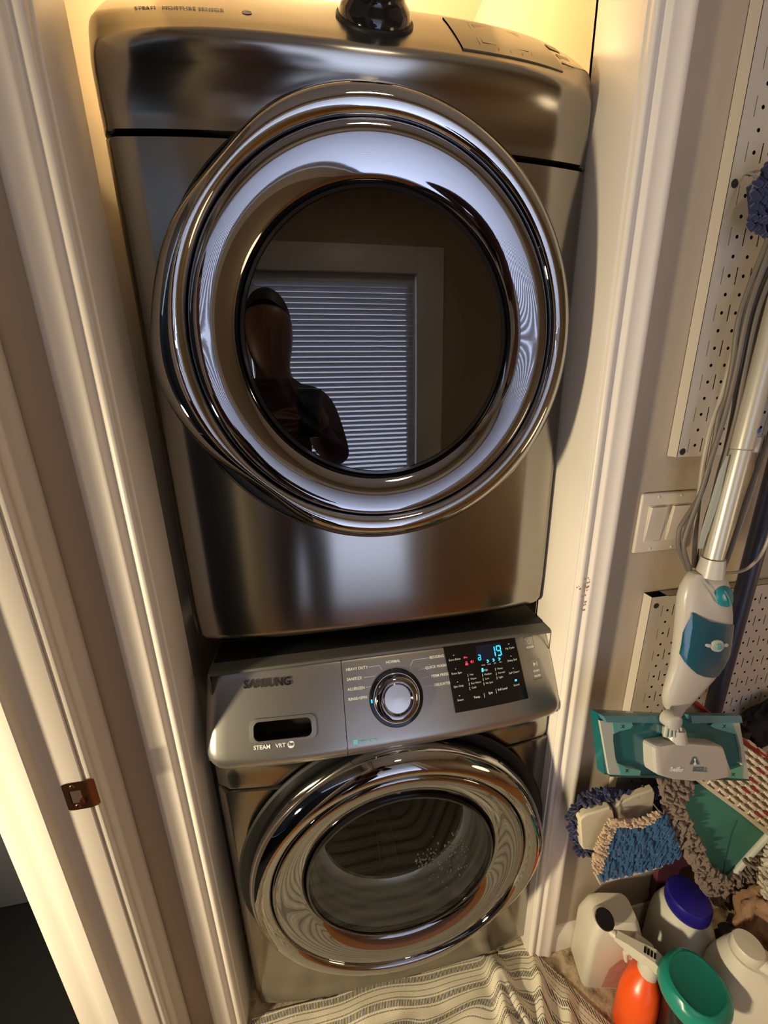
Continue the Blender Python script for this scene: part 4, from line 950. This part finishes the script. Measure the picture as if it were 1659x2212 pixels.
bevel_slab([(1327, 1743), (1370, 1721), (1412, 1706), (1416, 1712), (1410, 1765), (1340, 1790), (1331, 1768)], -.136, .012).build('plate', mat('cream_plate_dim', (.50, .44, .33), .45), t, ang=30)
MB().tube(smooth_path(up([(1322, 1742), (1329, 1752), (1330, 1768)], -.143), 4), .0012, 6).build('elastic', M_black, t)
# blue chenille pad
t = thing('chenille_mitt', P(1390, 1830, y=-.15), 'bright blue chenille pad with cream knobbly border, hanging in front of the navy mop head', 'mop pad')
pslab([(1312, 1800), (1330, 1785), (1385, 1785), (1432, 1765), (1465, 1850), (1428, 1866), (1300, 1900), (1300, 1850)], -.140, .010).build('pad_backing', M_blue, t, smooth=False)
stuff(noodle_fill(MB(), [(1326, 1790), (1385, 1790), (1436, 1762), (1468, 1848), (1428, 1868), (1296, 1900), (1306, 1855)], -.152, 7.2, 17, .0040, lambda x, y: 1.75 + (x - 1380) * .003, .15, 12, .006).build('blue_chenille', M_blue, t))
bn = MB()
noodle_fill(bn, [(1280, 1870), (1286, 1830), (1302, 1795), (1322, 1768), (1336, 1768), (1384, 1772), (1418, 1752), (1426, 1762), (1388, 1788), (1330, 1788), (1312, 1830), (1298, 1885), (1286, 1888)], -.155, 6.5, 12, .0034, lambda x, y: .5 if y > 1790 else .2, .3, 13, .005)
stuff(bn.build('cream_border', M_creamch, t))
MB().tube(up([(1287, 1888), (1296, 1906), (1304, 1903), (1380, 1885), (1430, 1870)], -.143), .0028, 8).build('white_tape', M_pipe, t)
pslab([(1283, 1886), (1300, 1890), (1306, 1902), (1296, 1912)], -.144, .004).build('care_tag', mat('white_tag', (.7, .66, .58), .7), t, smooth=False)
hook([P(1345, 1700, y=yf), P(1358, 1712, y=yf - .02), P(1372, 1716, y=yf - .045), P(1380, 1722, y=yf - .05)], 'chrome peg hook on the lower pegboard just under the mop head, nearest the casing')
hook([P(1385, 1690, y=yf), P(1400, 1720, y=yf - .03), P(1422, 1750, y=yf - .072), P(1432, 1757, y=yf - .076), P(1434, 1750, y=yf - .078)], 'chrome peg hook on the lower pegboard holding the bright blue chenille pad')
# purple translucent bag hanging low
tag(pslab([(1425, 1868), (1480, 1850), (1520, 1870), (1525, 1990), (1470, 2040), (1405, 2010), (1415, 1930)], -.085, .012).build('plastic_bag', mat('maroon_plastic', (.10, .03, .045), .3), smooth=False), 'dark maroon plastic bag behind the blue-capped white bottle', 'bag')
# white fluffy thing at the right edge
t = thing('wool_duster', P(1670, 1880, y=-.18), 'off-white woolly duster at the right edge beside the taupe bordered pad', 'duster')
blob(P(1682, 1890, y=-.17), .03, .03, .09, 8, .15).build('duster_core', M_cream, t, ang=80)
stuff(noodle_fill(MB(), [(1640, 1900), (1660, 1820), (1700, 1800), (1740, 1990), (1670, 2000)], -.198, 8, 15, .004, .6, .6, 21, .010).build('duster_wool', mat('wool', (.48, .43, .34), .9), t))
# ------------------------------------------------------------------ bottles on the floor
M_whitep = mat('white_hdpe', (.64, .60, .50), .38); M_whitep2 = mat('white_hdpe_cool', (.60, .60, .53), .35)
def rr_section(w, d, r, n=6):
    out = []
    for (cx, cy, a0) in ((w - r, d - r, 0), (-w + r, d - r, 90), (-w + r, -d + r, 180), (w - r, -d + r, 270)):
        for i in range(n + 1):
            a = math.radians(a0 + 90 * i / n); out.append((cx + r * math.cos(a), cy + r * math.sin(a)))
    return out
def vloft(secs, M):
    """secs: (w, d, r, z, ox, oy)"""
    mb = MB(); n = None
    for (w, d, r, z, ox, oy) in secs:
        s_ = rr_section(w, d, min(r, w * .99, d * .99)); n = len(s_)
        mb.v += [tuple(M @ Vector((x + ox, y + oy, z))) for x, y in s_]
    m_ = len(secs)
    mb.f = [(j * n + i, j * n + (i + 1) % n, (j + 1) * n + (i + 1) % n, (j + 1) * n + i) for j in range(m_ - 1) for i in range(n)] + [tuple(range(n))[::-1], tuple((m_ - 1) * n + i for i in range(n))]
    return mb
def TR(x, y, z=0, rz=0): return Matrix.Translation((x, y, z)) @ Matrix.Rotation(rz, 4, 'Z')
# white jug with black cap
jx, jy = .524, -.124
M_ = TR(jx, jy, 0, math.radians(-12))
t = thing('jug', (jx, jy, 0), 'cream white jug with a round black cap, standing by the baseboard next to the casing', 'jug')
vloft([(.058, .036, .012, 0, 0, 0), (.062, .040, .014, .006, 0, 0), (.062, .040, .014, .165, 0, 0), (.058, .038, .016, .185, 0, 0), (.050, .034, .018, .215, 0, 0), (.040, .028, .016, .228, .004, 0)], M_).build('body', M_whitep, t, ang=50)
MB().tube([M_ @ Vector((.030, -.038, .20)), M_ @ Vector((.056, -.052, .19)), M_ @ Vector((.060, -.056, .15)), M_ @ Vector((.045, -.040, .115))], [.012, .013, .013, .012], 14).build('handle', M_whitep, t)
sp = M_ @ Vector((-.030, -.012, .215))
MB().tube([sp, sp + Vector((-.010, -.014, .026))], [.021, .018], 24).build('spout', M_whitep, t)
sp2 = sp + Vector((-.010, -.014, .024)); 
MB().lathe([(0, .016), (.0175, .016), (.0195, .014), (.0200, 0), (0, 0)], sp2, (-.35, -.5, .9), 32).build('cap', M_gloss, t, ang=40)
pk = [M_ @ Vector((x, -.0405, z)) for x, z in ((-.02, .012), (.060, .012), (.060, .120), (.01, .118), (-.010, .085))]
MB().slab(pk, M_.to_3x3() @ Vector((0, -.0008, 0))).build('worn_label', mat('faded_pink_label', (.42, .22, .17), .7, var=.35, vscale=60), t, smooth=False)
# orange bottle with white trigger head
ox, oy = .542, -.214
M_ = TR(ox, oy, 0, math.radians(25))
t = thing('spray_bottle', (ox, oy, 0), 'bright orange bottle with a white trigger head in front of the jug', 'spray bottle')
M_or = mat('orange_plastic', (.90, .10, .008), .3)
vloft([(.046, .034, .03, 0, 0, 0), (.051, .038, .032, .006, 0, 0), (.052, .038, .034, .10, 0, 0), (.048, .036, .032, .125, 0, 0), (.036, .030, .027, .150, .004, 0), (.021, .020, .019, .166, .006, 0), (.017, .017, .0165, .178, .006, 0)], M_).build('body', M_or, t, ang=60)
nk_ = M_ @ Vector((.006, 0, .170))
MB().lathe([(.0195, 0), (.0195, .026), (.015, .034), (.0, .034)], nk_, (0, 0, 1), 24).build('collar', M_whitep, t, ang=40)
hd = nk_ + Vector((0, 0, .033)); Mh = Matrix.Translation(hd) @ Matrix.Rotation(math.radians(-48), 4, 'Z') @ Matrix.Rotation(math.radians(-6), 4, 'Y')
m2 = MB(); hpz = [(-.030, 0), (.036, -.006), (.040, .004), (.010, .026), (-.040, .022), (-.066, .018), (-.068, .008), (-.050, .004)]
m2.ext(hpz, -.014, .014, lambda p, q: Mh @ Vector((p[0], q * (1 if p[0] > -.04 else .6), p[1]))); m2.build('trigger_head', M_whitep, t, ang=30)
m2 = MB(); m2.tube([Mh @ Vector((-.034, 0, .004)), Mh @ Vector((-.046, 0, -.020)), Mh @ Vector((-.044, 0, -.045))], [.007, .006, .004], 10); m2.build('trigger', M_whitep, t)
MB().tube([Mh @ Vector((-.066, 0, .013)), Mh @ Vector((-.078, 0, .013))], [.008, .007], 14).build('nozzle', M_whitep, t)
m2 = MB(); 
for i in range(4): m2.box(-.012 + i * .006, -.008 + i * .006, -.006, .006, .0245, .0262, M=Mh)
stuff(m2.build('head_print', M_black, t, smooth=False))
lb = [M_ @ Vector((x, -.0315, z)) for x, z in ((.018, .098), (.040, .098), (.040, .118), (.018, .118))]
MB().slab([M_ @ Vector((x, y, z)) for x, y, z in ((.030, -.0295, .123), (.043, -.020, .123), (.043, -.020, .134), (.030, -.0285, .134))], (0, -.0015, .0008)).build('yellow_label', mat('yellow_label', (.75, .52, .02), .5), t, smooth=False)
MB().slab([M_ @ Vector((x, y, z)) for x, y, z in ((.030, -.0310, .104), (.0455, -.021, .104), (.0440, -.020, .122), (.030, -.0300, .122))], (0, -.0015, .0008)).build('green_label', mat('dark_green_label', (.01, .05, .035), .5), t, smooth=False)
# blue capped bottle
bx_, by_ = .708, -.146
t = thing('bottle', (bx_, by_, 0), 'round white bottle with a wide royal blue cap, behind the orange bottle', 'bottle')
MB().lathe([(.058, 0), (.064, .008), (.066, .03), (.066, .13), (.062, .165), (.052, .195), (.040, .212), (.040, .225), (0, .225)], (bx_, by_, 0), (0, 0, 1), 48).build('body', M_whitep2, t, ang=50)
Mc = (.10, -.32, 1)
MB().lathe([(.044, .210), (.0455, .214), (.0455, .240), (.042, .247), (.030, .2505), (0, .252)], (bx_, by_, 0), (0, 0, 1), 48).build('cap', mat('royal_blue_cap', (.012, .008, .20), .35), t, ang=40)
# teal capped dark bottle
tx, ty = .590, -.272
t = thing('bottle', (tx, ty, 0), 'dark glossy bottle with a broad teal green cap at the bottom edge', 'bottle')
M_ = TR(tx, ty, 0, math.radians(15))
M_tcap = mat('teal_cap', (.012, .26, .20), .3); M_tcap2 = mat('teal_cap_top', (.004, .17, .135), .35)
vloft([(.040, .032, .03, 0, 0, 0), (.044, .036, .034, .010, 0, 0), (.046, .038, .036, .10, 0, 0), (.050, .040, .036, .200, 0, 0), (.048, .040, .034, .230, 0, 0)], M_).build('body', M_gloss, t, ang=60)
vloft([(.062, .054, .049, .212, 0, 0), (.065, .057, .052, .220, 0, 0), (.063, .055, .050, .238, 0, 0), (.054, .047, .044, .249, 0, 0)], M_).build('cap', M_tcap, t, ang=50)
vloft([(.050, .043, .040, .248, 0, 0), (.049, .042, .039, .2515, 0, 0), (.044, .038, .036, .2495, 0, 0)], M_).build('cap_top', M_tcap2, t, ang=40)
# big white detergent bottle with handle
dx_, dy_ = .752, -.284
t = thing('detergent_bottle', (dx_, dy_, 0), 'large off-white detergent bottle with a long side handle at the lower right corner', 'detergent bottle')
M_ = TR(dx_, dy_, 0, math.radians(-38))
vloft([(.085, .052, .035, 0, 0, 0), (.092, .058, .04, .010, 0, 0), (.092, .058, .04, .15, 0, 0), (.080, .050, .04, .205, -.006, 0), (.055, .040, .036, .248, -.022, 0), (.034, .032, .030, .272, -.036, 0)], M_).build('body', M_whitep, t, ang=60)
MB().lathe([(.026, 0), (.0275, .003), (.0275, .022), (.025, .026), (0, .027)], M_ @ Vector((-.040, 0, .270)), (0, 0, 1), 36).build('cap', M_whitep, t, ang=40)
MB().tube(smooth_path([M_ @ Vector((-.024, -.010, .274)), M_ @ Vector((.020, -.022, .276)), M_ @ Vector((.060, -.036, .252)), M_ @ Vector((.086, -.052, .200)), M_ @ Vector((.090, -.062, .12)), M_ @ Vector((.088, -.052, .08))], 5), .0135, 16).build('handle', M_whitep, t)
# brown crumpled paper bag and clear bag
b_ = P(1650, 2000, z=.22)
tag(blob(b_, .05, .05, .075, 12, .16, freq=6, seg=40, rings=30).build('paper_bag', mat('brown_paper', (.27, .15, .085), .8, var=.3, vscale=30), ang=25), 'crumpled brown paper bag at the right edge below the woolly duster', 'bag')
b_ = P(1640, 2085, z=.12)
tag(blob((b_.x + .02, b_.y + .03, .075), .06, .06, .09, 15, .14, freq=6, seg=36, rings=24).build('film_bag', mat('grey_film', (.20, .22, .20), .2), ang=25), 'crumpled grey plastic film bag behind the detergent bottle', 'bag')
# pale paper lying between the rug and the bottles
a = P(1370, 2200, z=.004)
tag(MB().slab([P(1330, 2150, z=.006), P(1352, 2140, z=.010), P(1385, 2212, z=.012), P(1372, 2250, z=.006)], (0, 0, .001)).build('paper_scrap', mat('pink_paper', (.55, .40, .30), .8), smooth=False), 'pinkish paper scrap at the rug edge beside the orange bottle', 'paper')
# ------------------------------------------------------------------ rug
def rug():
    from mathutils import noise
    xs_ = []; N_, M2 = 260, 190
    x0, x1, y0, y1 = -.40, .66, -.62, -.045
    A_ = P(1127, 1992, z=.012); B_ = P(1330, 2160, z=.01); A_ = Vector((.362, -.050)); Bv = Vector((.492, -.222))
    dR = (Bv - A_).normalized(); nR = Vector((dR.y, -dR.x))
    if nR.x > 0: nR = -nR
    me = bpy.data.meshes.new('rug'); vs = []; uv = []; ok = []
    for j in range(M2 + 1):
        for i in range(N_ + 1):
            x = x0 + (x1 - x0) * i / N_; y = y0 + (y1 - y0) * j / M2
            d1 = (-.050 - .0012 * math.sin(x * 30)) - y; d2 = (Vector((x, y)) - A_).dot(nR)
            k_ = .012; s_ = -k_ * math.log(math.exp(-d1 / k_) + math.exp(-d2 / k_)) if min(d1, d2) > -.1 else min(d1, d2)
            w = noise.noise(Vector((x * 7, y * 7, 2)));  w2 = noise.noise(Vector((x * 18, y * 18, 5)))
            fold = 0
            for (px_, py_, ang_, wd, hh) in ((.25, -.14, 1.45, .016, .022), (.28, -.15, 1.70, .012, .016), (.335, -.16, 1.15, .012, .018), (.10, -.16, .25, .020, .012), (-.1, -.15, .12, .018, .014), (.18, -.25, .7, .02, .014), (.36, -.24, 1.0, .012, .010)):
                dx, dy = x - px_, y - py_; q = -dx * math.sin(ang_) + dy * math.cos(ang_) + .012 * w
                ql = dx * math.cos(ang_) + dy * math.sin(ang_); fold += hh * math.exp(-(q / wd) ** 2) * math.exp(-(ql / .14) ** 4)
            ed = max(0, min(1, min(d1, d2) / .045)); ed = ed ** 1.2
            z = .003 + ed * (.010 + .006 * w + .003 * w2 + fold)
            vs.append((x, y, max(.002, z))); uv.append((x + .25 * y, s_ + .010 * w + fold * .8)); ok.append(min(d1, d2) > 0 and x > -.345)
    fs = [(j * (N_ + 1) + i, j * (N_ + 1) + i + 1, (j + 1) * (N_ + 1) + i + 1, (j + 1) * (N_ + 1) + i) for j in range(M2) for i in range(N_)]
    fs = [f for f in fs if all(ok[q] for q in f)]
    used = sorted(set(q for f in fs for q in f)); mp = {q: i for i, q in enumerate(used)}
    me.from_pydata([vs[q] for q in used] , [], [tuple(mp[q] for q in f) for f in fs])
    ul = me.uv_layers.new(name='uv')
    for lp in me.loops: ul.data[lp.index].uv = uv[used[lp.vertex_index]]
    me.polygons.foreach_set('use_smooth', [True] * len(me.polygons))
    o = bpy.data.objects.new('rug', me); COL.objects.link(o)
    md = o.modifiers.new('thick', 'SOLIDIFY'); md.thickness = .0018; md.offset = 0
    m = mat('striped_rug_cloth', (.62, .55, .40), .9); nt = m.node_tree; N = nt.nodes; L = nt.links; b = N['Principled BSDF']
    uvn = N.new('ShaderNodeUVMap'); uvn.uv_map = 'uv'; sep = N.new('ShaderNodeSeparateXYZ'); L.new(uvn.outputs[0], sep.inputs[0])
    def mth(op, a, b_=None, c_=None):
        n = N.new('ShaderNodeMath'); n.operation = op
        for i, q in enumerate((a, b_, c_)):
            if q is None: continue
            if isinstance(q, (int, float)): n.inputs[i].default_value = q
            else: L.new(q, n.inputs[i])
        return n.outputs[0]
    U, V = sep.outputs[0], sep.outputs[1]
    per = .040
    fr = mth('FRACT', mth('DIVIDE', mth('ADD', V, .010), per))                # 0..1 across one repeat
    band = mth('MULTIPLY', mth('GREATER_THAN', fr, .40), mth('LESS_THAN', fr, .66))
    thin1 = mth('MULTIPLY', mth('GREATER_THAN', fr, .27), mth('LESS_THAN', fr, .325))
    thin2 = mth('MULTIPLY', mth('GREATER_THAN', fr, .745), mth('LESS_THAN', fr, .80))
    thin3 = mth('MULTIPLY', mth('GREATER_THAN', fr, .02), mth('LESS_THAN', fr, .06))
    # alternate repeats carry the wide hatched band
    alt = mth('GREATER_THAN', mth('FRACT', mth('DIVIDE', mth('ADD', V, .010), per * 2)), .5)
    hatch = mth('GREATER_THAN', mth('FRACT', mth('ADD', mth('DIVIDE', U, .0036), mth('DIVIDE', V, .010))), .36)
    dash = mth('GREATER_THAN', mth('FRACT', mth('DIVIDE', U, .0032)), .35)
    g = mth('MULTIPLY', mth('MULTIPLY', band, hatch), mth('SUBTRACT', 1, mth('MULTIPLY', alt, 0.0)))
    g2 = mth('MULTIPLY', mth('MAXIMUM', mth('MAXIMUM', thin1, thin2), mth('MULTIPLY', thin3, alt)), dash)
    gg = mth('MAXIMUM', g, g2)
    mx = N.new('ShaderNodeMix'); mx.data_type = 'RGBA'; mx.inputs[6].default_value = (.82, .75, .58, 1); mx.inputs[7].default_value = (.13, .12, .10, 1)
    L.new(gg, mx.inputs[0]); L.new(mx.outputs[2], b.inputs['Base Color'])
    nz = N.new('ShaderNodeTexNoise'); nz.inputs['Scale'].default_value = 500; tc = N.new('ShaderNodeTexCoord'); L.new(tc.outputs['Object'], nz.inputs['Vector'])
    bp = N.new('ShaderNodeBump'); bp.inputs['Strength'].default_value = .5; bp.inputs['Distance'].default_value = .001; L.new(nz.outputs[0], bp.inputs['Height']); L.new(bp.outputs[0], b.inputs['Normal'])
    me.materials.append(m)
    return tag(o, 'cream rug with grey dashed stripes, bunched on the floor against the washer', 'rug')
rug()

# ------------------------------------------------------------------ rust stains on the right casing
cs = bpy.data.objects['trim_4']; rnd = random.Random(2)
for (px_, py_, n_, sx, sy) in ((1266, 1258, 9, 3.0, 9), (1263, 1275, 6, 3, 6), (1250, 1268, 2, 3, 3), (1262, 1305, 3, 1.5, 8)):
    for _ in range(n_):
        q = P(px_ + rnd.gauss(0, sx), py_ + rnd.gauss(0, sy), y=YW - .0132); r = rnd.uniform(.0008, .0022)
        o = MB().lathe([(0, .0006), (r * .7, .0005), (r, 0)], q, (-.3, -1, 0), 7).build('rust_fleck', M_rust); o.parent = cs
# ------------------------------------------------------------------ the photographer, seen only in reflections
def skinned(name, verts, edges, radii, m_, root_i=0, sub=2):
    me = bpy.data.meshes.new(name); me.from_pydata(verts, edges, []); o = bpy.data.objects.new(name, me); COL.objects.link(o)
    md = o.modifiers.new('skin', 'SKIN'); md.use_smooth_shade = True
    for i, r in enumerate(radii):
        sv = me.skin_vertices[0].data[i] if len(me.skin_vertices) else None
        if sv is not None:
            sv.radius = (r, r) if not isinstance(r, tuple) else r; sv.use_root = (i == root_i)
    o.modifiers.new('sub', 'SUBSURF').levels = sub; o.modifiers['sub'].render_levels = sub
    me.materials.append(m_); return o
def mk(name, chain_list, m_, sub=2):
    verts = []; edges = []; radii = []; key = {}
    for ch in chain_list:
        prev = None
        for (p, r) in ch:
            k_ = tuple(round(q, 4) for q in p)
            if k_ not in key: key[k_] = len(verts); verts.append(p); radii.append(r)
            if prev is not None: edges.append((prev, key[k_]))
            prev = key[k_]
    me = bpy.data.meshes.new(name); me.from_pydata(verts, edges, [])
    o = bpy.data.objects.new(name, me); COL.objects.link(o)
    bm = bmesh.new(); bm.from_mesh(me); ly = bm.verts.layers.skin.verify(); bm.verts.ensure_lookup_table()
    for i, v in enumerate(bm.verts):
        r = radii[i]; v[ly].radius = r if isinstance(r, tuple) else (r, r); v[ly].use_root = (i == 0)
    bm.to_mesh(me); bm.free()
    md = o.modifiers.new('skin', 'SKIN'); md.use_smooth_shade = True
    sb = o.modifiers.new('sub', 'SUBSURF'); sb.levels = sub; sb.render_levels = sub
    me.materials.append(m_); return o
M_skin = mat('skin', (.20, .10, .075), .5); M_shirt = mat('dark_maroon_shirt', (.055, .022, .028), .85); M_jean = mat('dark_trousers', (.018, .022, .035), .85); M_shoe = mat('grey_shoes', (.30, .32, .33), .6); M_hair = mat('dark_hair', (.02, .012, .008), .6)
bx0, by0 = -.26, -1.02
pe = thing('person', (bx0, by0, 0), 'person in dark clothes holding up a phone, seen as a reflection in the dryer door', 'person')
V = lambda x, y, z: (bx0 + x, by0 + y, z)
pel, che, nec = V(0, 0, .93), V(0, .0, 1.28), V(0, .01, 1.47)
hl, hr_ = V(-.105, .26, 1.33), V(.16, .27, 1.33)
body_ = mk('body', [[(pel, (.13, .10)), (V(0, 0, 1.10), (.12, .09)), (che, (.14, .10)), (V(0, 0, 1.40), (.10, .075)), (nec, .068), (V(0, .02, 1.525), .066), (V(0, .03, 1.575), (.088, .100)), (V(0, .03, 1.66), (.100, .118)), (V(0, .025, 1.745), (.085, .100))],
   [(V(0, 0, 1.40), (.10, .075)), (V(-.145, 0, 1.40), .055), (V(-.155, .03, 1.15), .043), (V(-.13, .22, 1.27), .034), (hl, .026)],
   [(V(0, 0, 1.40), (.10, .075)), (V(.17, 0, 1.40), .055), (V(.235, .03, 1.16), .043), (V(.17, .23, 1.27), .034), (hr_, .026)],
   [(pel, (.13, .10)), (V(-.09, 0, .84), .085), (V(-.095, .02, .48), .055), (V(-.10, -.02, .10), .036), (V(-.10, .03, .045), .036), (V(-.10, .12, .030), .028)],
   [(pel, (.13, .10)), (V(.09, 0, .84), .085), (V(.095, .02, .48), .055), (V(.10, -.02, .10), .036), (V(.10, .03, .045), .036), (V(.10, .12, .030), .028)]], M_skin)
adopt(body_, pe)
sh = mk('shirt', [[(V(0, 0, .93), (.145, .112)), (V(0, 0, 1.10), (.135, .104)), (V(0, 0, 1.28), (.155, .112)), (V(0, 0, 1.40), (.150, .118)), (V(0, .005, 1.455), (.105, .095)), (V(0, .01, 1.50), .082)],
   [(V(0, 0, 1.40), (.150, .118)), (V(-.145, 0, 1.40), .074), (V(-.155, .03, 1.15), .058), (V(-.13, .22, 1.27), .050), (V(-.108, .255, 1.325), .042)],
   [(V(0, 0, 1.40), (.150, .118)), (V(.17, 0, 1.40), .074), (V(.235, .03, 1.16), .058), (V(.17, .23, 1.27), .050), (V(.161, .265, 1.325), .042)]], M_shirt); adopt(sh, pe)
tr = mk('trousers', [[(V(0, 0, .96), (.142, .110)), (V(-.09, 0, .84), .098), (V(-.095, .02, .48), .070), (V(-.10, -.02, .09), .055)], [(V(0, 0, .96), (.142, .110)), (V(.09, 0, .84), .098), (V(.095, .02, .48), .070), (V(.10, -.02, .09), .055)]], M_jean); adopt(tr, pe)
for sx in (-1, 1):
    q = mk('shoe', [[(V(sx * .10, -.05, .042), .042), (V(sx * .10, .04, .042), .044), (V(sx * .10, .13, .034), .036), (V(sx * .10, .19, .030), .028)]], M_shoe); adopt(q, pe)
# hair, face
hb = MB()
for i in range(9):
    ph = PI * .56 * i / 8
    for k in range(28):
        th = 2 * PI * k / 28; front = max(0, math.sin(th)); pz = ph * (1 - .42 * front) if i > 2 else ph
        hb.v.append(V(.084 * math.sin(pz) * math.cos(th), .02 + .100 * math.sin(pz) * math.sin(th) - .006, 1.685 + .115 * math.cos(pz)))
hb.f = [(i * 28 + k, i * 28 + (k + 1) % 28, (i + 1) * 28 + (k + 1) % 28, (i + 1) * 28 + k) for i in range(8) for k in range(28)] + [tuple(range(28))]
hb.build('hair', M_hair, pe, ang=80)
MB().lathe([(0, .012), (.006, .008), (.012, -.004), (.013, -.022), (0, -.026)], V(0, .125, 1.66), (0, .3, 1), 12).build('nose', M_skin, pe)
for sx in (-1, 1):
    MB().lathe([(0, .004), (.008, .002), (.012, -.004), (0, -.006)], V(sx * .030, .108, 1.685), (0, 1, 0), 14).build('eye', M_black, pe)
    MB().lathe([(0, .006), (.012, .004), (.018, -.002), (.014, -.008), (0, -.008)], V(sx * .082, .025, 1.675), (sx, 0, .1), 14).build('ear', M_skin, pe)
MB().tube([V(-.022, .108, 1.612), V(0, .114, 1.610), V(.022, .108, 1.612)], [.003, .006, .003], 8).build('mouth', mat('lips', (.35, .12, .10), .5), pe)
# phone just behind the lens
Mp = Matrix.Translation(CAM - fwd * .014) @ R3.to_4x4()
ph = thing('phone', CAM - fwd * .012, 'dark phone held up by the photographer, seen as a reflection', 'phone')
MB().bbox(-.060, .017, -.135, .025, -.004, .004, .004, 3, M=Mp).build('phone_case', M_gloss, ph)
MB().bbox(-.057, .014, -.132, .022, .004, .0048, .001, 1, M=Matrix.Translation(-fwd * .009) @ Mp).build('screen', emit('phone_screen', (.5, .45, .4), .5), ph)
# hands: palm and five separate fingers on each side of the phone
for sx, hx_ in ((-1, Vector(hl)), (1, Vector(hr_))):
    edge = Mp @ Vector((-.064 if sx < 0 else .021, -.075, -.004)); 
    wr_ = hx_; pm = wr_.lerp(edge, .72)
    ch = [[(tuple(wr_), .022), (tuple(wr_.lerp(pm, .5)), (.030, .020)), (tuple(pm), (.034, .016))]]
    for f_ in range(4):
        oy_ = .030 - f_ * .020; b0 = pm + (Mp.to_3x3() @ Vector((0, oy_, 0))); L_ = (.9, 1, .95, .8)[f_]
        k1 = Mp @ Vector(((-.068 if sx < 0 else .025), -.075 + oy_, .010)); k2 = Mp @ Vector(((-.058 if sx < 0 else .015) , -.075 + oy_ + .002, .014 * L_)); k3 = Mp @ Vector(((-.040 if sx < 0 else -.003), -.075 + oy_, .012))
        ch.append([(tuple(pm), (.034, .016)), (tuple(b0), .0105), (tuple(k1), .0088), (tuple(k2), .0082)])
    tb = Mp @ Vector(((-.050 if sx < 0 else .006), -.060, -.016))
    ch.append([(tuple(wr_.lerp(pm, .5)), (.030, .020)), (tuple(pm + (Mp.to_3x3() @ Vector((0, .03, -.02)))), .012), (tuple(tb), .0095)])
    h_ = mk('hand', ch, M_skin, 1); adopt(h_, pe)
